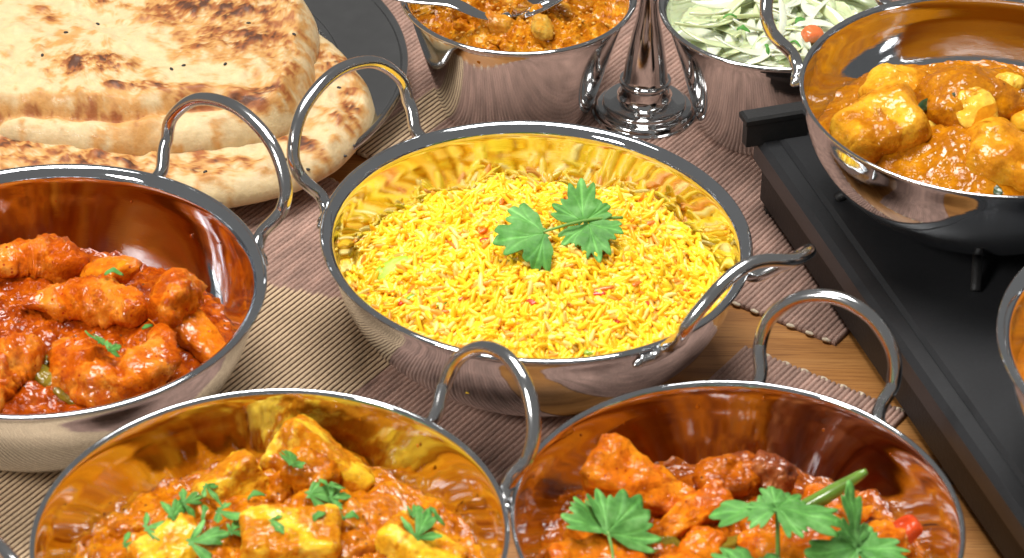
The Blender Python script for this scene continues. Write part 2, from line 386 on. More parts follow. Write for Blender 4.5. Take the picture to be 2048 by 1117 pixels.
karahi((*CRD, ZUR - 0.2), 95, 1.0, 'flared', 'wide', (70, 70), M_DISH, 'steel dish of smooth orange curry at the near end of the hotplate', 0.0)

# ------------------------------------------------------------------ black hotplate
hd = np.array([0.3145, -0.9493]); hs = np.array([0.9493, 0.3145])      # along its length / across to the right
H0 = np.array([9.36, 5.26])
def hbox(a0, a1, b0, b1, z0, z1, bev=0.12):
    """box in hotplate axes with chamfered top edges (a along, b across), origin H0"""
    def P(a, b, z): p = hd * a + hs * b; return (p[0], p[1], z)
    V = [P(a0, b0, z0), P(a1, b0, z0), P(a1, b1, z0), P(a0, b1, z0), P(a0, b0, z1 - bev), P(a1, b0, z1 - bev), P(a1, b1, z1 - bev), P(a0, b1, z1 - bev),
         P(a0 + bev, b0 + bev, z1), P(a1 - bev, b0 + bev, z1), P(a1 - bev, b1 - bev, z1), P(a0 + bev, b1 - bev, z1)]
    Fc = [[3, 2, 1, 0][::-1], [0, 1, 5, 4][::-1], [1, 2, 6, 5][::-1], [2, 3, 7, 6][::-1], [3, 0, 4, 7][::-1], [4, 5, 9, 8][::-1], [5, 6, 10, 9][::-1], [6, 7, 11, 10][::-1], [7, 4, 8, 11][::-1], [8, 9, 10, 11][::-1]]
    Fc[0] = [0, 1, 2, 3]
    return V, Fc
hp = empty('hotplate', (H0[0], H0[1], 0), 0, 'long black metal hotplate carrying the brown korma dish', 'hotplate')
V, Fc = hbox(0.25, 36, 0.3, 24, 0.5, 2.3, 0.05); mk('body', V, Fc, M_BLACK2, hp, smooth=False)
V, Fc = hbox(0, 36.4, 0, 24.4, 2.28, 3.3, 0.22); mk('lid_edge', V, Fc, M_BLACK, hp, smooth=False)
V, Fc = hbox(0.62, 35.8, 0.78, 23.6, 3.25, 3.5, 0.16); mk('top_plate', V, Fc, M_BLACK, hp, smooth=False)
V, Fc = hbox(0.05, 0.5, -0.55, 24.4, 3.2, 4.25, 0.1); mk('rear_flange', V, Fc, M_BLACK2, hp, smooth=False)
V, Fc = hbox(-0.25, 0.55, -0.62, 6.0, 4.2, 4.5, 0.1); mk('flange_cap', V, Fc, M_BLACK2, hp, smooth=False)
for a, b in ((0.8, 0.9), (18, 0.9), (34.5, 0.9), (0.8, 23), (34.5, 23)):
    p = hd * a + hs * b; V, Fc = lathe([(0.001, 0), (0.55, 0), (0.6, 0.1), (0.5, 0.52), (0.001, 0.52)], 20)
    mk('foot', V + np.array([p[0], p[1], 0]), Fc, M_BLACK2, hp)
for c, zt in ((CUR, ZUR), (CRD, ZUR - 0.2)):
    for ang in (-97, -7, 83, 173):
        d = np.array([math.cos(rad(ang)), math.sin(rad(ang))]); o = np.array(c) - H0
        P = [np.array([*(o + d * 5.3), 3.52]), np.array([*(o + d * 5.0), 3.75]), np.array([*(o + d * 4.0), zt - 0.16]), np.array([*(o + d * 1.2), zt - 0.16])]
        V, Fc = tube(cr(P, 5), 0.2, 8); mk('pan_support', V, Fc, M_BLACK2, hp)

# ------------------------------------------------------------------ naan plate and naans
PL = (-15.7, 12.91)
V, Fc = lathe(cr([(0.001, .22), (6.8, .22), (7.6, .30), (8.1, .62), (8.25, .84), (8.42, .90), (8.62, .80), (9.5, .92), (10.8, 1.16), (10.95, 1.30), (11.08, 1.42), (11.24, 1.36), (11.27, 1.22), (11.15, 1.1), (10.9, 1.04), (9.4, .78), (8.4, .58), (8.0, .3), (7.7, .2), (6.8, .0), (0.001, .0)], 4), 160)
pl = mk('steel_plate', V, Fc, M_PLATE, None, (*PL, 0.225), label='wide steel plate under the stacked naan breads', cat='plate')

M_NAAN = attr_mat('baked_naan', 0.62, 0.05, 0.25, 0.45, 260, 0.0014, (0.006, 0.004, 0.002), 0.12)
cream, gold, brown, burnt = (np.array(c) for c in ((0.65, 0.49, 0.265), (0.56, 0.285, 0.08), (0.32, 0.095, 0.018), (0.09, 0.026, 0.007)))
def naan(name, c, outline, z0, T, edge, seed, patches, label, lipf=None):
    ol = np.array(outline, float) - np.array(c); an = np.arctan2(ol[:, 1], ol[:, 0]); rr_ = np.hypot(ol[:, 0], ol[:, 1]); i = np.argsort(an); an, rr_ = an[i], rr_[i]
    na, nr = 300, 90; th = np.linspace(-math.pi, math.pi, na, endpoint=False)
    pts = np.stack([rr_ * np.cos(an), rr_ * np.sin(an)], -1); pts = np.vstack([pts[-2:], pts, pts[:2]]); sp = cr(pts, 16); sa = np.unwrap(np.arctan2(sp[:, 1], sp[:, 0])); sr = np.hypot(sp[:, 0], sp[:, 1])
    rt = np.interp(th, sa, sr) if sa[0] < -math.pi and sa[-1] > math.pi else np.interp(th, an, rr_, period=2 * math.pi)
    rt = rt + 0.12 * pn(np.stack([np.cos(th) * 5, np.sin(th) * 5, th * 0 + seed], -1))
    s = 1 - (1 - np.linspace(0.004, 1, nr)) ** 1.5
    X = s[:, None] * rt * np.cos(th); Y = s[:, None] * rt * np.sin(th); d = (1 - s)[:, None] * rt[None] + 0 * X
    P = np.stack([X, Y, X * 0], -1).reshape(-1, 3); WX, WY = X + c[0], Y + c[1]
    e = np.clip(d / edge, 0, 1); Z = T * np.sqrt(np.clip(1 - (1 - e) ** 2, 0, 1))
    puff = fbm(P, 0.45, 3, seed).reshape(X.shape); bub = np.maximum(fbm(P, 1.1, 2, seed + 5).reshape(X.shape), 0)
    Z = Z + (0.36 * puff + 0.42 * bub) * np.clip(d / 0.7, 0, 1) + 0.02 * fbm(P, 4, 2, seed + 2).reshape(X.shape)
    extra = 0
    if lipf is not None: Z, extra = lipf(WX, WY, d, Z, rt, th)
    ch = np.zeros_like(X)
    for (px, py, ax, ay, a, st) in patches:
        dx, dy = WX - px, WY - py; ca, sa_ = math.cos(rad(a)), math.sin(rad(a)); q = ((dx * ca + dy * sa_) / ax) ** 2 + ((-dx * sa_ + dy * ca) / ay) ** 2
        ch = np.maximum(ch, st * np.exp(-q * 0.9))
    mott = fbm(P, 1.5, 4, seed + 11, 0.7).reshape(X.shape); mot2 = fbm(P, 5.0, 3, seed + 21, 0.7).reshape(X.shape)
    lev = ch * (1.05 + 1.5 * mott + 0.9 * mot2) + 0.26 * np.maximum(mott, 0) + 0.25 * bub * np.clip(mott + 0.3, 0, 1) + 0.28 * sstep(-.05, .5, fbm(P, .35, 2, seed + 31).reshape(X.shape) + .5 * mott) + extra * (1 + 0.7 * mott)
    lev = np.clip(lev, 0, 1.3)[..., None]
    C = cream * (1 - sstep(0.06, 0.38, lev)) + gold * sstep(0.06, 0.38, lev)
    C = C * (1 - sstep(0.42, 0.72, lev)) + brown * sstep(0.42, 0.72, lev); C = C * (1 - sstep(0.8, 1.15, lev)) + burnt * sstep(0.8, 1.15, lev)
    Z = Z + 0.06 * lev[..., 0]
    # underside: rounded return
    Xb, Yb, Zb, Cb = [], [], [], []
    for ins, zz in ((0.03, -0.12), (0.25, -0.3), (1.0, -0.38)):
        Xb.append((rt - ins) * np.cos(th)); Yb.append((rt - ins) * np.sin(th)); Zb.append(np.full(na, zz)); Cb.append(np.tile(cream * 0.9, (na, 1)))
    X = np.vstack([X, Xb]); Y = np.vstack([Y, Yb]); Z = np.vstack([Z, Zb]); C = np.concatenate([C, np.array(Cb)], 0)
    V = np.stack([X, Y, Z], -1).reshape(-1, 3); Fl = grid_faces(len(X), na, True).tolist(); Fl.append(list(range(na))[::-1]); Fl.append([(len(X) - 1) * na + k for k in range(na)])
    C4 = np.concatenate([np.clip(C, 0, 1).reshape(-1, 3), np.ones((len(V), 1))], 1)
    o = mk(name, V, Fl, M_NAAN, None, (c[0], c[1], z0), label=label, cat='bread', col=C4, group='naan breads on the plate')
    zs = Z; return o, (X, Y, Z)
lo_out = [(-5.65, 9.6), (-6.0, 7.6), (-6.9, 5.5), (-8.3, 3.9), (-10.7, 2.75), (-14, 2.35), (-18, 2.8), (-22, 4.5), (-25, 8.5), (-25, 13), (-22, 17), (-16, 19), (-11, 17.5), (-8.2, 15), (-6.6, 12.4)]
lower, gl = naan('naan_bread', (-15.3, 10.2), lo_out, 1.38, 0.85, 1.0, 2,
    [(-7.2, 11.5, 1.2, .7, -50, .8), (-6.5, 8.6, .35, 1.3, 10, .95), (-7.1, 7.6, .9, .3, -40, .7), (-8.6, 5.9, 1.2, .35, -35, .75), (-11.5, 4.5, 1.5, .5, -5, .5), (-15, 4.0, 4, .8, 0, .55), (-20, 5, 3, 1, -20, .6), (-12.4, 4.0, .3, .5, 20, .8)],
    'flat naan bread lying lowest on the steel plate')
up_out = [(-8.25, 14.5), (-8.2, 11.5), (-8.35, 8.6), (-8.75, 6.6), (-9.9, 5.75), (-11.6, 5.25), (-13.8, 4.9), (-17.6, 5.1), (-20.3, 5.7), (-23.5, 7.5), (-25.5, 11), (-25, 15), (-21, 18), (-14, 18.5), (-9.5, 17)]
def fold(WX, WY, d, Z, rt, th):
    # the folded-over half: its edge is set back along the front, above the rolled lower half
    xx = np.clip((-9.2 - WX) / 3.0, 0, 1); yc = 6.25 + 0.05 * (WX + 14) + 0.25 * np.sin(WX * 0.9) ; set_ = WY - yc
    step = sstep(-0.15, 0.55, set_) * 0.62 * xx + (1 - xx) * 0.45
    groove = 0.22 * np.exp(-((set_ + 0.1) / 0.16) ** 2) * xx
    Z2 = Z * 0.80 + step * np.clip(d / 0.8, 0, 1) - groove
    ch = (0.75 * np.exp(-((set_ + 0.02) / 0.17) ** 2) + 0.40 * np.exp(-((set_ - 0.35) / 0.35) ** 2)) * xx * (0.62 + 1.3 * pn(np.stack([WX * .55, WY * .3, WX * 0 + 4.4], -1).reshape(-1, 3)).reshape(WX.shape)).clip(0.1, 1.1)
    return Z2, ch
upper, gu = naan('naan_bread', (-16.5, 11.0), up_out, 2.25, 1.3, 1.1, 9,
    [(-16.7, 8.6, 1.5, .9, -5, .8), (-11.2, 10.9, 2.3, 1.6, 20, .72), (-12.6, 13.2, 2.4, 1.5, 0, .68), (-9.9, 7.0, .8, .45, 25, 1.1), (-14.6, 7.1, 1.4, .22, 0, .95), (-9.2, 9.0, .7, 1.0, 0, .5), (-19, 12.5, .9, .6, 0, .5), (-10.5, 14, 1.5, 1.2, 0, .6), (-17.2, 13.5, .5, .35, 0, .6)],
    'folded naan bread with toasted brown patches resting on top of another', fold)
M_SEED = plain('nigella_seed', (0.012, 0.010, 0.010), 0.5, 0.4, 900, 0.3)
v6, f6 = cube_sphere(4); seedm = bpy.data.meshes.new('seed'); seedm.from_pydata((v6 * np.array([.10, .06, .05]) * S).tolist(), [], f6.tolist()); seedm.materials.append(M_SEED)
def seeds(par, g, pts):
    X, Y, Z = g; o = par.location / S
    for (x, y) in pts:
        k = np.argmin((X + o[0] - x) ** 2 + (Y + o[1] - y) ** 2 + (Z < 0) * 99)
        mk('seed', None, None, None, par, (X.flat[k], Y.flat[k], Z.flat[k] + 0.02), (0, 0, random.uniform(0, 3)), mesh=seedm)
seeds(upper, gu, [(-17.0, 11.9), (-9.0, 11.6), (-13.6, 8.2), (-13.2, 8.6), (-18.9, 9.2), (-11.5, 8.8), (-18.2, 11), (-10.9, 12.2)])
seeds(lower, gl, [(-9.1, 3.9), (-11.9, 3.5), (-8.9, 4.6), (-6.4, 6.6), (-6.2, 7.0), (-7.1, 9.9), (-6.7, 5.9), (-8.0, 4.5)])

# ------------------------------------------------------------------ small bowls and the stand between them
def small_bowl(loc, R, rb, h, label):
    k = R / 4.8
    pr = cr([(rb - .5, .0), (rb, .05), (rb + .28, .4), (rb + .9, h * .45), (R - .42, h * .86), (R - .3, h * .955), (R - .08, h * .97), (R, h - .06), (R - .04, h + .03), (R - .18, h + .03), (R - .38, h * .955), (R - .52, h * .86), (rb + .80, h * .45), (rb + .18, .45), (rb - .1, .16), (rb - .6, .12)], 6)
    pr = np.vstack([[(0.001, 0.02)], pr, [(0.001, 0.12)]]); V, Fc = lathe(pr, 128)
    root = empty('steel_bowl', loc, 0, label, 'bowl', 'small steel bowls'); mk('bowl', V, Fc, M_BOWL, root); return root
B1, B2 = (0.04, 12.07), (10.42, 11.25); BH = 5.4
small_bowl((*B1, 0.2), 4.8, 2.85, BH, 'small tapered steel bowl of lumpy brown pickle with a spoon in it')
small_bowl((*B2, 0.2), 4.76, 2.75, BH, 'small tapered steel bowl filled with sliced onion')
def brin(z, R, rb): return np.interp(z, [0.15, .45, BH * .45, BH * .86, BH * .955], [rb - .1, rb + .2, rb + .82, R - .50, R - .36])
V, Fc = lathe(cr([(0.001, 0), (2.0, 0), (2.05, .12), (1.95, .3), (1.7, .42), (1.68, .55), (1.2, .72), (1.02, .95), (1.0, 1.35), (1.08, 1.5), (1.04, 1.6), (.92, 1.68), (.84, 2.4), (.66, 3.6), (.42, 4.8), (.32, 6.5), (.3, 11.5), (0.001, 11.6)], 5), 72)
mk('relish_stand', V, Fc, M_BOWL, None, (5.3, 11.85, 0.215), label='turned steel stand stem with round stepped foot between the small bowls', cat='stand')

# ------------------------------------------------------------------ heightfields for sauces and fillings
def filling(name, centre, zbase, hfun, rfun, mat, label, cat, nr=110, na=200, kind=None, group=None, oval=(0.0, 0.0)):
    """a closed body of sauce: top surface hfun(x, y) in dish coordinates, edge tucked into the wall"""
    th = np.linspace(0, 2 * math.pi, na, endpoint=False); s = np.linspace(0.004, 1, nr) ** 0.8
    Re = np.full(na, 6.0)
    for _ in range(6):
        ze = hfun(Re * np.cos(th), Re * np.sin(th)); ov = 1 + oval[0] * np.cos(2 * (th - rad(oval[1]))); Re = (rfun(ze) + 0.05) * ov
    X = s[:, None] * Re * np.cos(th); Y = s[:, None] * Re * np.sin(th); Z = hfun(X.ravel(), Y.ravel()).reshape(X.shape)
    Zs = Z[-1] - 0.7; Rs = np.maximum(rfun(np.maximum(Zs, .2)) + 0.02, 0.5) * ov; X2 = Rs * np.cos(th); Y2 = Rs * np.sin(th)
    V = np.concatenate([np.stack([X, Y, Z], -1).reshape(-1, 3), np.stack([X2, Y2, np.maximum(Zs, .2)], -1)]); Fl = grid_faces(nr + 1, na, True).tolist()
    Fl.append(list(range(na))[::-1]); Fl.append([nr * na + k for k in range(na)])
    return mk(name, V, Fl, mat, None, (centre[0], centre[1], zbase), label=label, cat=cat, kind=kind, group=group)
def bumpy(z0, bumps, amp, seed, tilt=(0, 0)):
    def h(x, y):
        P = np.stack([x, y, x * 0], -1); z = z0 + tilt[0] * x + tilt[1] * y
        for (bx, by, s, hh) in bumps: z = z + hh * np.exp(-((x - bx) ** 2 + (y - by) ** 2) / (2 * s * s))
        return z + amp * fbm(P, 0.75, 2, seed) * 1.2 + amp * 0.95 * np.abs(fbm(P, 1.6, 3, seed + 4, 0.6)) + amp * 0.5 * fbm(P, 2.7, 3, seed + 8, .6)
    return h
def rel(c, pts): return [(p[0] - c[0], p[1] - c[1]) + tuple(p[2:]) for p in pts]

# colours of the dishes
SAUCE_RED = food('prawn_masala_sauce', [(.30, (.14, .016, .001)), (.48, (.36, .052, .002)), (.66, (.58, .125, .005))], 160, 620, .25, .8, .75, .08, ((.16, .05, .01), 260, .10))
PRAWN = food('sauced_prawn', [(.30, (.52, .085, .003)), (.45, (.68, .155, .006)), (.58, (.76, .25, .022)), (.72, (.78, .36, .07))], 85, 520, .24, .9, .7, .22, ((.38, .03, .006), 330, .13), film=((.36, .048, .002), (.58, .115, .004), .48))
PEPPER = food('cooked_pepper', [(.3, (.16, .13, .012)), (.7, (.30, .20, .02))], 120, 500, .2, .8, .3, .2)
SAUCE_YEL = food('paneer_masala_sauce', [(.30, (.32, .066, .002)), (.48, (.58, .165, .004)), (.68, (.74, .30, .012))], 150, 620, .28, .7, .8, .08, ((.18, .05, .008), 240, .09))
PANEER = food('turmeric_paneer', [(.30, (.76, .34, .016)), (.46, (.88, .50, .025)), (.62, (.92, .62, .07)), (.8, (.93, .70, .17))], 70, 420, .33, .5, .5, .3, None, (.006, .004, .001), film=((.44, .115, .003), (.66, .25, .010), .54))
SAUCE_ORG = food('tikka_sauce', [(.30, (.19, .030, .002)), (.48, (.44, .095, .003)), (.68, (.62, .18, .008))], 140, 560, .28, .7, .8, .08, ((.12, .03, .008), 250, .10))
TIKKA = food('tikka_chicken', [(.28, (.50, .09, .004)), (.46, (.72, .18, .007)), (.64, (.82, .27, .012)), (.8, (.82, .36, .04))], 75, 460, .3, .65, .7, .2, ((.36, .03, .006), 300, .1), film=((.42, .068, .003), (.66, .155, .006), .36))
MEAT = food('braised_meat', [(.3, (.16, .030, .010)), (.5, (.32, .075, .020)), (.7, (.50, .17, .05))], 130, 700, .28, .8, .9, .1)
SAUCE_KOR = food('korma_sauce', [(.28, (.29, .082, .002)), (.5, (.50, .175, .004)), (.7, (.64, .26, .010))], 110, 520, .2, .9, .5, .1, ((.18, .05, .006), 220, .08), film=((.34, .10, .004), (.48, .165, .008), .3))
KORMA = food('korma_chicken', [(.30, (.48, .15, .008)), (.46, (.66, .27, .014)), (.62, (.78, .42, .03)), (.78, (.86, .58, .10))], 55, 380, .3, .6, .55, .22, None, (.006, .003, .001), film=((.36, .11, .004), (.54, .20, .008), .22))
ALMOND = food('cream_sauce_almond', [(.3, (.80, .46, .03)), (.6, (.90, .62, .10))], 90, 300, .3, .5, .3, .3, film=((.50, .17, .006), (.64, .26, .012), .36))
SMOOTH = food('smooth_orange_curry', [(.3, (.56, .13, .008)), (.55, (.70, .22, .014)), (.75, (.78, .32, .03))], 60, 300, .25, .7, .4, .1)
PICKLE = food('pickle_relish', [(.28, (.26, .058, .003)), (.46, (.52, .165, .006)), (.62, (.68, .30, .016)), (.78, (.74, .44, .06))], 190, 640, .3, .6, .9, .12)
PICKLE2 = food('pickled_vegetable', [(.3, (.50, .14, .010)), (.5, (.58, .28, .03)), (.7, (.46, .34, .07))], 120, 520, .3, .6, .6, .2)

def chunk(name, pos, dims, rot, mat, seed, label, cat, group, p=2.8, amp=(.16, .10), taper=0.0, shear=0.0, sc=.8, n=34):
    V, Fc = lump(dims, p, rot, seed, amp, n, sc, taper, shear)
    return mk(name, V, Fc, mat, None, pos, label=label, cat=cat, group=group)
def prawn(pos, L, r, curl, rot, seed, label, name='prawn', mat=None):
    n, ns = 64, 28; t = np.linspace(0, 1, n); ang = (t - .5) * rad(curl); Rc = L / rad(curl)
    P = np.stack([Rc * np.sin(ang), Rc * (1 - np.cos(ang)), 0 * t], -1)
    rr_ = r * (np.sin(np.clip(t * 1.02 + .06, 0, 1) * math.pi) ** .42) * (1 - .42 * t) * (1 + .07 * np.abs(np.sin(t * 6.5 * math.pi)) - .03)
    rr_ = np.maximum(rr_, .02); V, Fc = tube(P, rr_, ns, .78)
    C0 = np.repeat(P, ns, 0); dr = V - C0; V = V + dr * (0.34 * fbm(V, 1.9, 4, seed, .65) + 0.5 * fbm(V, .75, 2, seed + 2) / max(r, .5))[:, None]
    V = V - V.mean(0); V = V @ rotm(*rot).T
    return mk(name, V, Fc, mat or PRAWN, None, pos, label=label, cat='prawn', group='prawns in the red curry')

# ---- prawn curry (left dish)
LP = [(-17.6, -4.9, 1.3, .9), (-15.3, -7.3, 1.5, .7), (-12.6, -7.3, 1.0, .8), (-13.6, -10.6, 1.4, .8), (-17.3, -11.6, 1.3, .8), (-20, -8, 1.6, 1.0), (-11.4, -8.9, .8, .5)]
filling('prawn_curry_sauce', CL_, 0.2, bumpy(2.05, rel(CL_, LP), .26, 31, (0, -.03)), rin, SAUCE_RED, 'thick red masala sauce around the prawns', 'sauce', oval=(.01, 44.7))
pg = 'pieces in the prawn curry'
prawn((-17.6, -4.6, 3.5), 3.9, 1.22, 160, (10, -8, 195), 1, 'small curled prawn at the back wall of the red curry')
prawn((-15.5, -7.0, 3.5), 5.3, 1.1, 90, (15, 4, 172), 2, 'long straightish prawn lying across the middle of the red curry')
prawn((-12.25, -6.9, 3.6), 3.6, 1.25, 120, (-30, 25, 95), 3, 'stubby upright prawn beside the flat orange piece')
prawn((-13.6, -10.4, 3.6), 6.4, 1.35, 235, (8, -12, 20), 4, 'large tightly curled prawn with a coriander scrap on it')
prawn((-17.6, -11.7, 3.4), 4.2, 1.2, 150, (0, 10, 250), 5, 'prawn at the near rim beside the green pepper strip')
prawn((-20.3, -7.6, 3.4), 4.4, 1.15, 140, (0, 10, 30), 6, 'prawn at the far side of the red curry from the flat orange piece')
chunk('prawn_piece', (-14.5, -5.1, 3.55), (1.25, .6, .5), (10, -32, -22), TIKKA, 41, 'bright orange wedge behind the prawns in the red curry', 'prawn', pg, 3.2, (.15, .05), .35)
chunk('prawn_piece', (-11.1, -8.45, 3.2), (1.5, .75, .40), (-10, 14, -48), TIKKA, 42, 'flat orange piece against the wall of the prawn dish', 'prawn', pg, 3.0, (.15, .05), .2)
chunk('pepper_strip', (-15.7, -11.4, 3.1), (1.3, .38, .22), (0, 12, -35), PEPPER, 43, 'soft green pepper strip in the red prawn curry', 'pepper', None, 3.2, (.15, .03))
chunk('pepper_strip', (-16.6, -10.2, 3.05), (.9, .4, .22), (20, 5, 20), PEPPER, 44, 'short brown-green pepper piece sunk in the red prawn sauce', 'pepper', None, 3.0, (.15, .03))
for i, (x, y, d) in enumerate([(-14.3, -8.7, .5), (-16.6, -8.6, .6), (-12.2, -10.0, .45), (-15.0, -12.7, .5), (-11.8, -11.3, .5), (-18.5, -9.8, .6), (-18.8, -6.5, .5), (-13.4, -12.6, .5), (-13.2, -8.6, .4)]):
    chunk('onion_lump', (x, y, 2.75), (d * 1.2, d, d * .75), (random.uniform(-30, 30), random.uniform(-30, 30), random.uniform(0, 180)), SAUCE_RED, 50 + i, 'small lump of cooked onion in the red prawn sauce', 'onion', 'onion lumps in the prawn sauce', 2.4, (.2, .06), n=14)

# ---- paneer curry (front left dish)
PP = [(-6.7, -16.2, 1.4, .8), (-9.2, -17.8, 1.3, .8), (-7.1, -20.2, 1.5, .9), (-11.2, -19.8, 1.4, .6), (-3.2, -19.4, 1.5, .8), (-8, -23.5, 2.0, .8), (-5, -18, 1.2, .6), (-12, -22.5, 1.5, .6), (-3.5, -23, 1.6, .7)]
filling('paneer_curry_sauce', CFL, 0.2, bumpy(2.3, rel(CFL, PP), .34, 61), thin(KFL), SAUCE_YEL, 'chunky orange masala sauce around the paneer', 'sauce', oval=(.012, 35.2))
gp = 'paneer pieces in the yellow curry'; lp = 'yellow paneer cube coated in orange masala sauce'
chunk('paneer_piece', (-6.35, -16.2, 3.4), (1.8, .7, 1.05), (-28, 22, -28), PANEER, 71, 'tall yellow paneer slab leaning at the back of its dish', 'paneer', gp,  7, (.16, .10), .1)
chunk('paneer_piece', (-9.1, -17.3, 3.4), (1.15, .65, .95), (-25, -22, 35), PANEER, 72, 'yellow paneer block tilted beside the tall leaning slab', 'paneer', gp,  7, (.16, .10))
chunk('paneer_piece', (-7.05, -20.3, 3.65), (1.65, 1.0, .8), (8, 4, 6), PANEER, 73, 'large flat-topped yellow paneer block in the middle of its curry', 'paneer', gp,  7, (.16, .10))
chunk('paneer_piece', (-11.0, -20.3, 3.0), (1.2, .9, .7), (15, -12, 40), PANEER, 74, 'yellow paneer block under the thick scatter of chopped coriander', 'paneer', gp,  7, (.16, .10))
chunk('paneer_piece', (-2.9, -20.2, 3.2), (1.3, .9, .7), (-10, 18, -30), PANEER, 75, 'yellow paneer block with a long coriander strip beside it', 'paneer', gp,  7, (.16, .10))
chunk('paneer_piece', (-8.0, -23.6, 3.5), (1.3, 1.1, .8), (6, 4, 50), PANEER, 76, 'yellow paneer block at the rim in front of the flat-topped one', 'paneer', gp,  7, (.16, .10))
for i, (x, y, z, d) in enumerate([(-6.6, -16.9, 3.9, .75), (-9.9, -18.4, 3.3, .6), (-5.0, -18.6, 3.2, .75), (-8.5, -18.9, 3.3, .7), (-4.2, -17.6, 3.0, .6), (-10.2, -21.9, 3.3, .6), (-5.1, -20.4, 3.3, .65), (-2.4, -18.2, 2.8, .55), (-12.4, -18.6, 2.7, .6), (-6.6, -18.2, 3.4, .6), (-9.4, -20.6, 3.2, .65), (-4.6, -21.9, 3.2, .6), (-7.6, -17.4, 3.5, .5)]):
    chunk('masala_lump', (x, y, z), (d * 1.25, d, d * .7), (random.uniform(-30, 30), random.uniform(-30, 30), random.uniform(0, 180)), SAUCE_YEL, 80 + i, 'lump of orange onion masala clinging to the paneer', 'masala', 'masala lumps in the paneer curry', 2.4, (.25, .12), n=18)

# ---- tikka (front right dish)
TP = [(4.4, -17.5, 1.3, .9), (7.6, -16.6, 1.1, .8), (11.2, -17.6, 1.2, .8), (9.5, -19.6, 1.5, .8), (2.8, -20.2, 1.5, .7), (12.4, -19.4, 1.1, .5), (6.2, -20.5, 1.7, .9)]
filling('tikka_sauce', CFR, 0.2, bumpy(2.0, rel(CFR, TP), .32, 91), thin(KFR), SAUCE_ORG, 'brown-orange sauce around the tikka pieces', 'sauce')
gt = 'tikka pieces in the orange curry'; lt = 'bright orange tikka piece in the dish with large coriander leaves'
chunk('tikka_piece', (4.55, -17.15, 3.75), (2.1, .85, .55), (18, 16, -26), TIKKA, 101, 'long orange tikka wedge reaching up the dish wall', 'tikka', gt,  5.5, (.24, .07), .28)
chunk('tikka_piece', (6.2, -18.3, 3.6), (1.3, .5, .4), (20, -20, 28), TIKKA, 102, 'slim orange tikka piece propped beside the long wedge', 'tikka', gt,  5.5, (.24, .07), -.2)
chunk('tikka_piece', (7.5, -16.1, 3.2), (1.15, .85, .85), (10, -10, 20), SAUCE_ORG, 103, 'rounded brown sauced tikka lump at the back of the orange curry', 'tikka', gt, 2.6, (.2, .10))
chunk('meat_piece', (8.75, -16.0, 3.15), (.8, .6, .9), (0, 22, -15), MEAT, 104, 'dark fibrous meat piece at the back of the orange curry', 'meat', None, 3.2, (.2, .12), sc=1.4)
prawn((11.15, -17.5, 3.2), 3.2, .62, 190, (20, -10, 330), 105, 'small curled orange piece near the green chilli', 'curled_piece', TIKKA)
chunk('tikka_piece', (9.4, -19.5, 3.25), (1.8, .85, .45), (8, -6, 8), TIKKA, 106, 'flat orange tikka slab beneath the upright coriander sprig', 'tikka', gt,  5.5, (.24, .07))
chunk('tikka_piece', (2.9, -20.9, 3.4), (1.6, .9, .6), (6, 8, 14), TIKKA, 107, 'orange tikka piece under the broad coriander leaf', 'tikka', gt,  5.5, (.24, .07))
chunk('tikka_piece', (12.3, -19.0, 3.0), (1.0, .7, .5), (0, -22, -40), TIKKA, 108, 'orange tikka piece beside the red pepper square', 'tikka', gt,  5.5, (.24, .07))
chunk('tikka_piece', (2.9, -18.3, 3.0), (.9, .7, .6), (10, 12, 60), TIKKA, 109, 'orange tikka piece between the broad coriander leaf and the dish wall', 'tikka', gt,  5.5, (.24, .07))
chunk('tikka_piece', (5.8, -21.7, 3.4), (1.4, .9, .7), (0, 5, 100), TIKKA, 110, 'orange tikka piece beside the flat coriander leaf', 'tikka', gt, 3.2, (.16, .06))
chunk('pepper_piece', (5.0, -19.7, 3.1), (.8, .55, .16), (25, 10, 10), PEPPER, 111, 'soft green pepper square in the orange curry', 'pepper', 'pepper pieces in the orange curry', 3.4, (.12, .03), n=16)
chunk('pepper_piece', (7.3, -19.2, 3.1), (.7, .45, .16), (-20, 20, 60), PEPPER, 112, 'soft green pepper square in the orange curry', 'pepper', 'pepper pieces in the orange curry', 3.4, (.12, .03), n=16)
REDP = food('red_pepper', [(.3, (.56, .045, .008)), (.7, (.70, .10, .02))], 100, 400, .2, .8, .3, .2)
chunk('pepper_piece', (13.0, -18.9, 3.4), (.65, .45, .3), (0, -30, 20), REDP, 113, 'red pepper square by the right wall of the orange curry', 'pepper', None, 3.6, (.1, .02), n=16)
for i, (x, y, z, d) in enumerate([(6.6, -17.3, 2.9, .5), (8.5, -17.6, 2.9, .6), (10.0, -17.9, 2.9, .5), (4.3, -18.9, 2.9, .6), (6.4, -19.6, 3.1, .7), (8.2, -18.4, 3.0, .55), (11.2, -18.9, 2.9, .6), (4.2, -21, 3.1, .7), (7.6, -20.6, 3.2, .6), (10.6, -20.6, 3.1, .6), (3.6, -19.4, 2.9, .6)]):
    chunk('onion_lump', (x, y, z), (d * 1.3, d, d * .7), (random.uniform(-30, 30), random.uniform(-30, 30), random.uniform(0, 180)), SAUCE_ORG if i % 2 else TIKKA, 120 + i, 'small lump of sauced onion in the orange tikka', 'onion', 'onion lumps in the tikka sauce', 2.5, (.25, .08), n=16)
CHILLI = plain('green_chilli', (0.14, 0.26, 0.03), 0.25, 0.1, 200, 0.25, coat=.6, sss=.1)
pth = cr([(9.8, -18.0, 3.6), (10.4, -17.95, 4.05), (11.1, -17.85, 4.55), (11.8, -17.75, 5.05)], 8); V, Fc = tube(pth, np.interp(np.linspace(0, 1, len(pth)), [0, .5, .9, 1], [.30, .26, .17, .10]), 12)
mk('green_chilli', V - pth[0], Fc, CHILLI, None, pth[0], label='slender green chilli sticking up out of the orange curry', cat='chilli')

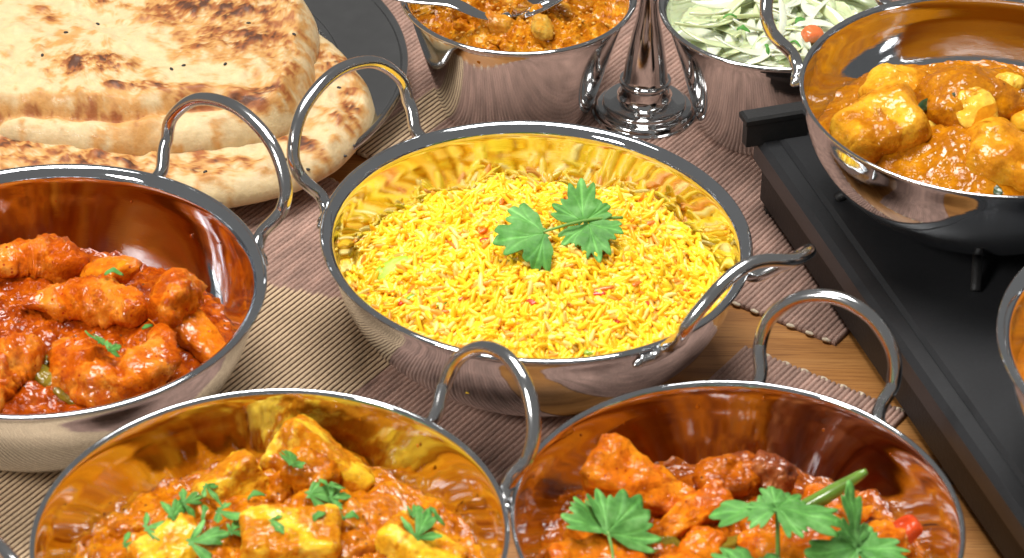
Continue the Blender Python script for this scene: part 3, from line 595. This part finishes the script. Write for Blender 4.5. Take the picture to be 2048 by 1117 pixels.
# ---- korma (upper right dish)
ZK = ZUR
KP = [(13.6, 0, 1.4, .7), (14.5, 3, 1.2, .5), (17.1, 1.2, 2.0, 1.0), (17.6, -1.9, 1.5, .8), (16, -2.1, 1.2, .6)]
filling('korma_sauce', CUR, ZK, bumpy(2.05, rel(CUR, KP), .18, 131), thin(KUR), SAUCE_KOR, 'glossy brown korma sauce around the chicken', 'sauce')
gk = 'chicken pieces in the korma'
chunk('chicken_piece', (13.55, -.3, 6.95), (1.75, 1.45, 1.4), (10, -18, 20), KORMA, 141, 'pale golden chicken piece at the left wall of the korma dish', 'chicken', gk, 3.4, (.22, .07))
chunk('chicken_piece', (14.4, 2.7, 6.75), (1.4, 1.0, 1.0), (0, 10, -12), KORMA, 142, 'golden chicken piece at the back of the korma dish', 'chicken', gk, 3.4, (.22, .07))
chunk('chicken_piece', (17.1, 1.2, 7.2), (2.3, 1.6, 1.5), (0, 6, 18), SAUCE_KOR, 143, 'large rounded chicken piece topped with creamy yellow spots', 'chicken', gk, 2.5, (.18, .08))
chunk('chicken_piece', (18.0, -2.0, 6.9), (1.85, 1.35, 1.25), (8, 10, -18), KORMA, 144, 'sauced chicken piece in the middle of the korma dish', 'chicken', gk, 3.4, (.22, .07))
chunk('chicken_piece', (16.0, -2.3, 6.1), (1.2, .9, .8), (0, -10, 25), SAUCE_KOR, 145, 'dark sauced chicken piece sunk in the korma', 'chicken', gk, 2.6, (.22, .06))
chunk('chicken_piece', (19.6, .2, 6.9), (1.4, 1.1, 1.0), (0, 10, 55), KORMA, 146, 'sauced chicken piece at the far side of the korma dish', 'chicken', gk, 3.4, (.22, .07))
for x, y, z, a, b, rz, lb in [(16.95, -.15, 8.15, .82, .9, 10, 'large creamy yellow blob on top of the korma chicken'), (15.5, -.6, 6.95, .38, .85, 25, 'narrow creamy yellow blob down the side of the korma chicken'), (18.3, 1.3, 8.45, .6, .35, -10, 'small creamy yellow blob at the back of the korma chicken')]:
    chunk('cream_blob', (x, y, z), (a, b, .20), (34 if z > 7.5 else 55, 0, rz), ALMOND, int(x * 10), lb, 'cream', 'creamy spots on the korma', 2.2, (.14, .02), n=20)
HERB = plain('dark_cooked_leaf', (0.018, 0.05, 0.012), 0.3, 0.4, 500, 0.35, coat=.5)
for i, (x, y, z, a, b, rz) in enumerate([(15.1, .2, 8.05, .45, .2, 55), (16.2, .15, 8.45, .28, .2, 30), (16.9, -1.0, 7.75, .25, .14, 10), (17.3, -3.5, 6.9, .5, .2, -50)]):
    chunk('leaf_fragment', (x, y, z), (a, b, .07), (35, 0, rz), HERB, 150 + i, 'dark green leaf fragment on the korma', 'leaf', 'leaf fragments on the korma', 2.2, (.2, .03), n=10)
filling('orange_curry', CRD, ZUR - 0.2, bumpy(3.0, [], .12, 161), rin, SMOOTH, 'smooth orange curry sauce in the dish at the near end of the hotplate', 'sauce', 50, 120)

# ---- pickle bowl and spoon
pk = lambda x, y: bumpy(4.1, [(.9, -1.3, 1.3, .75), (2.2, -2.2, .9, .5), (-1.0, -2.2, 1.2, .25)], .42, 171, (.02, -.02))(x, y) - .75 * sstep(-1.4, -3.6, x)
filling('pickle_relish', B1, 0.2, pk, lambda z: brin(z, 4.8, 2.85), PICKLE, 'coarse brown-orange pickle relish filling the small bowl', 'pickle')
for i in range(26):
    a, r = random.uniform(0, 2 * math.pi), 3.6 * math.sqrt(random.random()); x, y = r * math.cos(a), r * math.sin(a) - .3
    if x < -2.2: continue
    d = random.uniform(.28, .6); z = float(pk(np.array([x]), np.array([y]))[0])
    chunk('pickle_chunk', (B1[0] + x, B1[1] + y, z + .25), (d * 1.35, d, d * .7), (random.uniform(-40, 40), random.uniform(-40, 40), random.uniform(0, 180)), PICKLE2 if i % 3 == 0 else PICKLE, 180 + i, 'small chunk of pickled vegetable in the pickle bowl', 'pickle', 'chunks in the pickle', 3, (.25, .07), n=14)
sv = []
for i in range(220):
    a, r = random.uniform(0, 2 * math.pi), 4.0 * math.sqrt(random.random()); x, y = r * math.cos(a), r * math.sin(a); z = float(pk(np.array([x]), np.array([y]))[0])
    v, f = cube_sphere(3); s = random.uniform(.04, .075); sv.append((v * s * np.array([1.2, 1, .9]) + np.array([x, y, z + .06]), f))
V, Fc = join(sv); mk('mustard_seeds', V, Fc, plain('mustard_seed', (.55, .27, .03), .35, .2, 500, .35, coat=.4), None, (*B1, 0.2), label='scatter of tiny yellow mustard seeds over the pickle', cat='seeds', kind='stuff')
sp_r = empty('spoon', (-.5, 11.0, 4.9), 0, 'plain steel spoon resting in the pickle bowl over its rim', 'spoon')
hpth = cr([(-5.6, .15, 1.35), (-3.9, .0, 1.05), (-2.2, -.2, .95), (-1.0, -.45, .55), (-.3, -.35, .35), (.2, -.1, .35)], 8)
wd = np.interp(np.linspace(0, 1, len(hpth)), [0, .3, .7, .9, 1], [.52, .45, .27, .22, .25]); T = np.gradient(hpth, axis=0); T /= np.linalg.norm(T, axis=1)[:, None]
N = np.cross([0, 0, 1.0], T); N /= np.linalg.norm(N, axis=1)[:, None]; B_ = np.cross(T, N); a = np.linspace(0, 2 * math.pi, 12, endpoint=False)
V = (hpth[:, None] + wd[:, None, None] * np.cos(a)[None, :, None] * N[:, None] + .09 * np.sin(a)[None, :, None] * B_[:, None]).reshape(-1, 3); Fc = grid_faces(len(hpth), 12, True).tolist() + [list(range(12))[::-1], [(len(hpth) - 1) * 12 + k for k in range(12)]]
mk('handle', V, Fc, M_BOWL, sp_r)
nr, na = 14, 40; s = np.linspace(0.01, 1, nr); th = np.linspace(0, 2 * math.pi, na, endpoint=False)
X = s[:, None] * 1.35 * np.cos(th) * (1 + .12 * np.cos(th)); Y = s[:, None] * .95 * np.sin(th); Z = .42 * (s[:, None] ** 2 - 1) + 0 * X
Vt = np.stack([X, Y, Z], -1).reshape(-1, 3); Vb = Vt[::-1].copy(); Vb[:, 2] -= .07; V = np.vstack([Vt, Vb]) @ rotm(-14, -22, 14).T + np.array([1.35, .25, .75])
mk('spoon_bowl', V, grid_faces(2 * nr, na, True), M_BOWL, sp_r)

# ---- onion bowl
on = lambda x, y: bumpy(3.9, [(.3, -.9, 2.2, .65)], .22, 201)(x, y)
M_ONION = plain('raw_onion', (.71, .74, .57), .16, .25, 160, .08, coat=.4, sss=.35, dist=.0008)
M_ONION2 = plain('raw_onion_green', (.59, .66, .38), .16, .25, 160, .12, coat=.4, sss=.35, dist=.0008)
filling('onion_shreds', B2, 0.2, on, lambda z: brin(z, 4.76, 2.75), M_ONION2, 'finely shredded pale onion beneath the slices', 'onion', 70, 140, kind='stuff')
for i in range(64):
    a, r = random.uniform(0, 2 * math.pi), 2.9 * math.sqrt(random.random()); x, y = r * math.cos(a), r * math.sin(a) - .2
    L, w, Rc = random.uniform(1.1, 2.3), random.uniform(.14, .38), random.uniform(1.6, 4.5); tt = np.linspace(-1, 1, 15); an = tt * L / Rc
    P = np.stack([Rc * np.sin(an), Rc * (1 - np.cos(an)), .25 * random.uniform(-1, 1) * tt ** 2], -1); ww = w * (1 - .75 * np.abs(tt) ** 3)
    b = np.linspace(0, 2 * math.pi, 12, endpoint=False); tw = random.uniform(-.7, .7) + random.uniform(-.4, .4) * tt
    n1_ = np.stack([0 * tt, np.cos(tw), np.sin(tw)], -1); n2_ = np.stack([0 * tt, -np.sin(tw), np.cos(tw)], -1)
    V = (P[:, None] + ww[:, None, None] * np.cos(b)[None, :, None] * n1_[:, None] + .055 * np.sin(b)[None, :, None] * n2_[:, None]).reshape(-1, 3)
    V = V @ rotm(random.uniform(-14, 14), random.uniform(-16, 16), random.uniform(0, 360)).T
    z = float(on(np.array([x]), np.array([y]))[0]); up_ = random.uniform(.0, .55)
    ex = (np.hypot(V[:, 0] + x, V[:, 1] + y) - brin(np.clip(V[:, 2] + z + up_, .2, 9), 4.76, 2.75)).max()
    if ex > -.06:
        k_ = max(0, 1 - (ex + .1) / max(math.hypot(x, y), .01)); x, y = x * k_, y * k_
        ex = (np.hypot(V[:, 0] + x, V[:, 1] + y) - brin(np.clip(V[:, 2] + z + up_, .2, 9), 4.76, 2.75)).max()
        if ex > -.03: continue
    Fc = grid_faces(15, 12, True).tolist() + [list(range(12))[::-1], [14 * 12 + k for k in range(12)]]
    mk('onion_slice', V, Fc, M_ONION if i % 3 else M_ONION2, None, (B2[0] + x, B2[1] + y, .2 + z + up_), label='thin translucent onion slice heaped in the small bowl', cat='onion', group='onion slices in the small bowl')
TOM = plain('tomato', (.70, .17, .05), .25, .2, 250, .2, coat=.5, sss=.2)
chunk('tomato_piece', (11.75, 9.7, 5.35), (.42, .35, .26), (20, 10, 30), TOM, 230, 'small orange tomato piece on the sliced onion', 'tomato', None, 3.4, (.1, .02), n=14)
M_LEAF = None
def leaf_mat():
    mt, nt, b = new_mat('coriander_leaf'); v = objvec(nt); n = noise(nt, v, 130, 4, .6); n2 = noise(nt, v, 700, 3, .6)
    r = ramp(nt, n.outputs['Fac'], [(.28, (.045, .16, .026)), (.5, (.095, .28, .055)), (.72, (.17, .40, .11))])
    a = nd(nt, 'ShaderNodeVertexColor'); a.layer_name = 'Col'
    c = mixc(nt, 1.0, r.outputs[0], a.outputs[0], 'MULTIPLY')
    nt.links.new(c, b.inputs['Base Color']); b.inputs['Roughness'].default_value = .55; b.inputs['Specular IOR Level'].default_value = .25
    b.inputs['Subsurface Weight'].default_value = .15; b.inputs['Subsurface Radius'].default_value = (.001, .002, .0005); b.inputs['Subsurface Scale'].default_value = 1
    bump(nt, b, n2.outputs['Fac'], .3, .0005); return mt
M_LEAF = leaf_mat(); M_STEM = plain('coriander_stem', (.17, .36, .07), .4, .1, 200, .15, sss=.1)
def leaf_blade(L, seed, lobes=((-78, 40, .82), (0, 44, 1.0), (78, 40, .82)), curl=.25, teeth=.17, droop=.2):
    """a fan-shaped lobed blade, stalk end at the origin, pointing along +x"""
    na, nr = 132, 14; th = np.radians(np.linspace(-128, 128, na)); r = np.full(na, .12); rs = np.random.default_rng(seed)
    for c, w, l in lobes:
        q = np.clip(1 - (np.abs(np.degrees(th) - c) / w) ** 2.2, 0, 1) ** .5 * l
        ph = rs.uniform(0, 6.28); q = q * (1 - teeth + teeth * np.abs(np.cos(np.radians((np.degrees(th) - c) * 180 / 19) ) ) ** .8 * 1.3 + .04 * np.sin(th * 23 + ph))
        r = np.maximum(r, q)
    r = r * L; s = np.linspace(0.02, 1, nr)
    X = s[:, None] * r * np.cos(th); Y = s[:, None] * r * np.sin(th); rho = np.hypot(X, Y) / L
    vein = np.zeros_like(X)
    for c, w, l in lobes:
        for k in (-.5, 0, .5):
            vein = np.maximum(vein, np.exp(-((np.degrees(th)[None] - c - k * w * np.clip(rho, 0, 1)) / 2.6) ** 2) * (1 if k == 0 else .6))
    Z = L * (curl * .35 * (rho ** 2) * np.cos(th * 2.3 + rs.uniform(0, 6)) - droop * rho ** 2) - .03 * vein + .10 * L * fbm(np.stack([X / L, Y / L, X * 0], -1).reshape(-1, 3), 2.2, 2, seed).reshape(X.shape)
    C = 1 + .85 * vein ** 1.5; C = np.stack([C, C * (1 - .04 * vein), C], -1)
    V = np.stack([X, Y, Z], -1).reshape(-1, 3); n0 = len(V); V2 = V.copy(); V2[:, 2] -= .025
    Fg = grid_faces(nr, na, False); Fl = Fg.tolist() + (Fg[:, ::-1] + n0).tolist()
    per = [j for j in range(na)] ; ed = [(nr - 1) * na + j for j in range(na)]
    for k in range(na - 1): Fl.append([ed[k], ed[k + 1], n0 + ed[k + 1], n0 + ed[k]])
    C4 = np.concatenate([C.reshape(-1, 3), np.ones((n0, 1))], 1); C4 = np.vstack([C4, C4])
    return np.vstack([V, V2]), Fl, C4
def leaf_part(parent, pos, L, rot, seed, name='leaf_blade', **kw):
    V, Fl, C = leaf_blade(L, seed, **kw); V = V @ rotm(*rot).T
    return mk(name, V, Fl, M_LEAF, parent, pos, col=C)
def stem(parent, pts, r=.06):
    P = cr(pts, 8); V, Fc = tube(P, np.linspace(r, r * .7, len(P)), 8); return mk('stem', V, Fc, M_STEM, parent)

# ---- rice
def rice_h(x, y):
    P = np.stack([x, y, x * 0], -1)
    z = 1.95 + 2.35 * np.exp(-((x - .4) ** 2 / (2 * 4.7 ** 2) + (y - .1) ** 2 / (2 * 4.3 ** 2))) + .55 * fbm(P, .62, 3, 301)
    return z
zr_ = lambda x, y: float(rice_h(np.array([x - CC[0]]), np.array([y - CC[1]]))[0]) + .2
yel = np.array([1.0, .645, .020])
filling('rice_mound', CC, 0.2, lambda x, y: rice_h(x, y) - .03, rin, plain('packed_rice', (1.0, .54, .010), .6, .6, 250, .2, sss=.1, dist=.002), 'packed yellow rice inside the heap', 'rice', 60, 120, kind='stuff', oval=(.02, 144.5))
NG = 6000; gv, gf = [], []; gc = []
tt = np.array([-1, -.82, -.45, 0, .45, .82, 1.0]); pr_ = np.array([.18, .62, .95, 1.0, .95, .62, .18]); NS = 6
ga = np.linspace(0, 2 * math.pi, NS, endpoint=False); base_f = grid_faces(7, NS, True).tolist() + [list(range(NS))[::-1], [6 * NS + k for k in range(NS)]]
RR = np.random.default_rng(11); cnt = 0
while cnt < NG:
    a = RR.uniform(0, 2 * math.pi); r = 7.0 * math.sqrt(RR.random()); x, y = r * math.cos(a), r * math.sin(a)
    h = float(rice_h(np.array([x]), np.array([y]))[0])
    rw = rin(h) * (1 + .02 * math.cos(2 * (a - rad(144.5))))
    if r > rw - .16: continue
    L = RR.uniform(.28, .46); w = RR.uniform(.085, .112); bend = RR.normal(0, .035)
    P = np.stack([tt * L, bend * (1 - tt ** 2), 0 * tt], -1)
    V = P[:, None] + (w * pr_)[:, None, None] * np.stack([0 * ga, np.cos(ga), np.sin(ga)], -1)[None]
    V = V.reshape(-1, 3); el = RR.normal(0, 19)
    gx = float(rice_h(np.array([x + .2]), np.array([y]))[0] - h) / .2; gy = float(rice_h(np.array([x]), np.array([y + .2]))[0] - h) / .2
    az = RR.uniform(0, 360) if r < rw - .5 else math.degrees(a) + 90 + RR.normal(0, 14); sl = math.degrees(math.atan(gx * math.cos(rad(az)) + gy * math.sin(rad(az))))
    V = V @ rotm(RR.uniform(0, 360), -(el + sl), az).T + np.array([x, y, h + RR.uniform(-.06, .10) + (abs(math.sin(rad(el))) * L * .5)])
    gv.append(V); gf += [[q + cnt * 42 for q in f] for f in base_f]
    u = RR.random(); c = yel * np.array([1, RR.uniform(.90, 1.10), 1]) if u > .22 else (np.array([1.0, .76, .20]) if u > .08 else np.array([.95, .40, .05]))
    gc.append(np.tile(np.append(np.clip(c, 0, 1), 1), (42, 1))); cnt += 1
mk('yellow_rice', np.vstack(gv), gf, attr_mat('saffron_rice', .42, .12, 0.0, .12, 300, .0004, (.001, .001, .001), .08), None, (*CC, 0.2), label='heap of loose yellow rice grains in the middle dish', cat='rice', kind='stuff', col=np.vstack(gc))
CARROT = plain('carrot', (.80, .20, .02), .35, .2, 300, .2, coat=.3, sss=.2); REDB = plain('red_pepper_bit', (.68, .05, .012), .3, .2, 300, .2, coat=.4, sss=.1); GRB = plain('green_pepper_bit', (.30, .48, .04), .3, .2, 300, .2, coat=.3, sss=.15)
def bits(name, mat, lst, dims, label, cat, group, seed):
    for i, (x, y, az) in enumerate(lst):
        x, y = x - CC[0], y - CC[1]; z = float(rice_h(np.array([x]), np.array([y]))[0]); q = random.uniform(.8, 1.25)
        V, Fc = lump((dims[0] * q, dims[1], dims[2]), 3.2, (random.uniform(-20, 20), random.uniform(-12, 12), az), seed + i, (.1, .02), 8)
        mk(name, V, Fc, mat, None, (x + CC[0], y + CC[1], .2 + z + .14), label=label, cat=cat, group=group)
bits('carrot_shred', CARROT, [(-2.7, -7.3, -5), (-1.6, -7.0, 15), (-3.6, -5.9, 70), (.2, -8.6, -60), (1.2, -1.4, 100), (-.5, -1.6, 60), (-.9, -2.9, 40), (2.4, -8.4, 80), (3.2, -6.4, 10), (-2.2, -3.8, 120), (0.4, -3.2, 20), (4.6, -5.9, 50), (-.4, -.6, 80), (4.9, -1.9, 30)], (.42, .09, .07), 'thin orange carrot shred among the yellow rice', 'carrot', 'carrot shreds in the rice', 400)
bits('red_pepper_bit', REDB, [(.7, -7.3, -35), (2.55, -5.8, 3), (4.2, -5.1, 40), (-3.9, -6.6, 50), (3.1, -6.6, 0), (6.3, -5.3, 20), (4.9, -6.6, 60), (-1.0, -3.4, 20), (3.9, -7.9, 30)], (.24, .11, .08), 'small red pepper bit among the yellow rice', 'pepper', 'red pepper bits in the rice', 420)
bits('green_pepper_bit', GRB, [(-3.6, -6.5, 40), (-4.4, -3.6, 20), (4.3, -6.8, -30), (3.7, -7.6, 30), (-1.6, -3.1, 80), (-2.6, -7.0, 0), (2.8, -9.3, 10), (5.3, -2.6, 20), (-.2, -2.2, 30)], (.26, .12, .08), 'small green pepper bit among the yellow rice', 'pepper', 'green pepper bits in the rice', 440)
V, Fc = lump((.75, .42, .13), 2.6, (18, -14, 25), 460, (.12, .02), 18)
mk('pepper_slice', V, Fc, plain('pale_green_pepper', (.36, .50, .02), .45, .2, 200, .15), None, (-4.3, -4.5, zr_(-4.3, -4.5) + .2), label='pale green pepper slice at the side of the yellow rice', cat='pepper')
# coriander sprig on the rice
zr = lambda x, y: float(rice_h(np.array([x - CC[0]]), np.array([y - CC[1]]))[0]) + .2
sp = empty('coriander_sprig', (1.4, -4.0, zr(1.4, -4.0) + .42), 0, 'fresh green coriander sprig with three leaflets on the yellow rice', 'herb', 'fresh coriander sprigs')
stem(sp, [(2.6, .95, .2), (1.6, .5, .42), (.8, .1, .5), (.1, -.28, .5), (-.3, -.44, .46)], .065)
leaf_part(sp, (-.25, -.42, .42), 1.95, (-24, -3, 203), 1, lobes=((-58, 40, .82), (0, 42, 1.0), (58, 40, .85)), droop=.06)
leaf_part(sp, (1.15, .40, .34), 1.6, (0, -34, 94), 2, lobes=((-56, 40, .74), (0, 42, 1.0), (56, 40, .78)), droop=.02, curl=.15)
leaf_part(sp, (1.35, .32, .34), 1.6, (6, 16, -76), 3, lobes=((-58, 40, .80), (0, 42, 1.0), (58, 40, .80)), droop=.0, curl=.15)

# coriander on the tikka
c1 = empty('coriander_sprig', (3.1, -19.5, 4.3), 0, 'broad two-lobed coriander leaf lying on the orange tikka', 'herb', 'fresh coriander sprigs')
leaf_part(c1, (.15, -.85, .1), 1.7, (24, -12, 134), 11, lobes=((-50, 34, .8), (0, 42, .95), (44, 36, .9)), curl=.35, droop=.02)
leaf_part(c1, (.15, -.85, .12), 2.0, (30, 2, 58), 12, lobes=((-46, 36, .9), (0, 42, 1.0), (46, 34, .8)), curl=.3, droop=-.02)
stem(c1, [(.15, -.85, .1), (.3, -1.4, -.2), (.35, -1.9, -.6)], .06)
c2 = empty('coriander_sprig', (8.75, -20.6, 3.6), 0, 'upright coriander sprig spreading its leaf above the orange tikka', 'herb', 'fresh coriander sprigs')
stem(c2, [(.05, -.5, -.4), (.0, -.2, .6), (-.05, .15, 1.5), (-.1, .3, 1.85)], .085)
leaf_part(c2, (-.1, .3, 1.85), 2.1, (6, 4, 172), 13, lobes=((-52, 34, .5), (0, 34, 1.0), (50, 34, .55)), curl=.2, droop=.16)
leaf_part(c2, (-.1, .3, 1.85), 2.2, (-6, 2, -2), 14, lobes=((-54, 36, .62), (0, 36, 1.0), (52, 36, .6)), curl=.2, droop=.2)
leaf_part(c2, (-.1, .3, 1.82), 1.1, (10, -10, 95), 15, curl=.2)
c3 = empty('coriander_sprig', (11.4, -20.7, 4.0), 0, 'coriander sprig with narrow lobes near the red pepper square', 'herb', 'fresh coriander sprigs')
leaf_part(c3, (-.1, -.1, .5), 1.9, (40, -50, 100), 16, lobes=((-50, 30, .45), (0, 24, 1.0), (50, 30, .6)), curl=.3, droop=0)
leaf_part(c3, (-.1, -.2, .4), 1.7, (8, 4, 10), 17, lobes=((-54, 34, .6), (0, 38, 1.0), (54, 34, .7)), curl=.3, droop=.1)
leaf_part(c3, (-.1, -.2, .4), 1.7, (-8, 4, 188), 18, lobes=((-54, 34, .6), (0, 38, 1.0), (54, 34, .7)), curl=.3, droop=.1)
c4 = empty('coriander_sprig', (7.6, -22.0, 4.2), 0, 'flat coriander leaf at the foot of the upright sprig', 'herb', 'fresh coriander sprigs')
leaf_part(c4, (.3, -.6, .2), 1.8, (10, 0, 120), 19, curl=.25, droop=.05); leaf_part(c4, (.4, -.6, .2), 1.7, (10, 0, 50), 20, curl=.25, droop=.08)

# chopped coriander on paneer, prawns and onions
def herb_bit(pos, L, w, rot, seed, label, group):
    rs = np.random.default_rng(seed)
    if L > .55 and w > .15:                  # a torn piece of leaf
        V, Fl, C = leaf_blade(L * rs.uniform(.75, 1.0), seed, lobes=((rs.uniform(-70, -45), rs.uniform(18, 30), rs.uniform(.5, .9)), (rs.uniform(-8, 8), rs.uniform(20, 32), 1.0), (rs.uniform(45, 70), rs.uniform(16, 28), rs.uniform(.4, .8))), curl=.6, droop=rs.uniform(-.1, .3))
        V[:, 0] -= L * .4; V = V @ rotm(rot[0] + rs.uniform(-15, 15), rot[1], rot[2]).T
        mk('chopped_coriander', V, Fl, M_LEAF, None, pos, label=label, cat='herb', group=group, col=C); return
    n = 14; t = np.linspace(0, 1, n); e1 = w * (np.sin(t * math.pi) ** .5) * (1 + .28 * np.sin(t * 13 + rs.uniform(0, 6))); e2 = w * (np.sin(t * math.pi) ** .5) * (1 + .28 * np.sin(t * 10 + rs.uniform(0, 6)))
    cxy = .18 * L * np.sin(t * 3 + rs.uniform(0, 3)); zc = .26 * L * np.sin(t * math.pi + rs.uniform(-.5, .5))
    rows = np.stack([np.stack([t * L - L / 2, cxy + e1, zc], -1), np.stack([t * L - L / 2, cxy, zc + .04], -1), np.stack([t * L - L / 2, cxy - e2, zc - .03], -1)], 1)
    V = rows.reshape(-1, 3); n0 = len(V); V2 = V.copy(); V2[:, 2] -= .03; Fg = grid_faces(n, 3, False)
    Fl = Fg.tolist() + (Fg[:, ::-1] + n0).tolist()
    for k in range(n - 1):
        for q in (0, 2): Fl.append([k * 3 + q, (k + 1) * 3 + q, n0 + (k + 1) * 3 + q, n0 + k * 3 + q])
    V = np.vstack([V, V2]) * np.array([1, .8, 1]); V = V @ rotm(*rot).T; mk('chopped_coriander', V, Fl, M_LEAF, None, pos, label=label, cat='herb', group=group, col=np.ones((2 * n0, 4)))
lb = 'scrap of chopped green coriander on the paneer curry'; gb = 'chopped coriander on the paneer curry'
for i, (x, y, z, L, w, rx, ry, rz) in enumerate([(-7.2, -17.2, 4.75, 1.1, .17, 40, 0, 95), (-6.0, -18.3, 4.1, 1.5, .3, 15, 5, 15), (-5.75, -17.8, 4.2, 1.0, .22, 10, 20, 60), (-5.5, -18.4, 4.1, .9, .2, 20, 0, 20),
    (-10.3, -18.7, 4.1, 1.0, .22, 20, 0, 30), (-10.8, -19.2, 4.0, 1.2, .16, 15, 10, 70), (-11.3, -19.8, 3.9, 1.3, .2, 10, 0, 20), (-10.0, -19.3, 4.0, .9, .14, 30, 0, 110), (-9.1, -19.4, 4.05, 1.0, .22, 10, 10, -20), (-8.8, -19.9, 4.0, 1.0, .25, 20, 0, 60), (-9.7, -18.3, 4.1, .9, .2, 10, 20, -30),
    (-9.8, -20.6, 4.0, 1.3, .28, 10, 0, 20), (-7.4, -20.5, 4.55, 1.0, .16, 10, 0, -50), (-3.0, -19.0, 4.1, .9, .2, 30, 0, 70), (-2.7, -19.9, 4.2, 1.4, .16, 20, -20, 60), (-2.3, -19.2, 4.0, .8, .1, 0, 10, -40), (-5.1, -19.4, 4.0, .5, .18, 0, 0, 0), (-6.1, -20.0, 4.5, .5, .16, 0, 0, 50), (-12.1, -20.4, 3.6, .9, .2, 0, 0, 10), (-5.6, -19.1, 3.9, .8, .1, 0, 0, -30), (-8.3, -18.3, 3.9, .6, .14, 0, 0, 20)]):
    herb_bit((x, y, z), L, w, (rx, ry, rz), 500 + i, lb, gb)
for i, (x, y, z, L, w, rx, ry, rz) in enumerate([(-14.25, -10.7, 4.75, .95, .33, 35, 0, 95), (-13.75, -11.2, 4.7, .6, .24, 30, 0, 40), (-14.3, -6.3, 4.3, .7, .12, 20, 0, 10), (-12.9, -8.6, 3.7, .4, .1, 0, 0, 30)]):
    herb_bit((x, y, z), L, w, (rx, ry, rz), 530 + i, 'scrap of green coriander on the red prawn curry', 'chopped coriander on the prawn curry')
for i, (x, y) in enumerate([(9.0, 9.6), (11.3, 10.4), (9.9, 8.2), (11.0, 8.6), (8.5, 10.6)]):
    herb_bit((x, y, 5.5), .55, .12, (20, 0, i * 50), 540 + i, 'scrap of dark green herb on the sliced onion', 'herb scraps on the onion')

# ---- small splashes of sauce dried on the dish walls
def splashes(c, z0, k, lip, mat, what, spots):
    for i, (az, z, d) in enumerate(spots):
        r = float(rin(z, k, lip)) - 0.01; a = rad(az); v, f = cube_sphere(5)
        V = v * np.array([.035, d, d * 1.4]) * (1 + .35 * fbm(v, 1.7, 2, i + int(az)))[:, None]
        mk('sauce_splash', V @ rotm(0, 12, az).T, f, mat, None, (c[0] + r * math.cos(a), c[1] + r * math.sin(a), z0 + z), label='tiny splash of sauce on the inner wall of the ' + what, cat='splash', group='sauce splashes on the ' + what)
splashes(CFL, .2, KFL, 'thin', SAUCE_YEL, 'paneer dish', [(112, 3.9, .06), (104, 3.6, .045), (52, 4.0, .05), (46, 3.5, .06), (70, 4.2, .035), (135, 3.7, .05), (28, 3.8, .045)])
splashes(CFR, .2, KFR, 'thin', SAUCE_ORG, 'tikka dish', [(98, 3.9, .07), (80, 4.3, .04), (62, 3.6, .05), (120, 3.8, .05), (135, 4.1, .035), (40, 3.9, .05)])
splashes(CL_, .2, 1.0, 'flared', SAUCE_RED, 'prawn dish', [(95, 3.7, .05), (72, 3.9, .04), (50, 3.4, .06), (38, 3.8, .04), (110, 3.5, .05)])
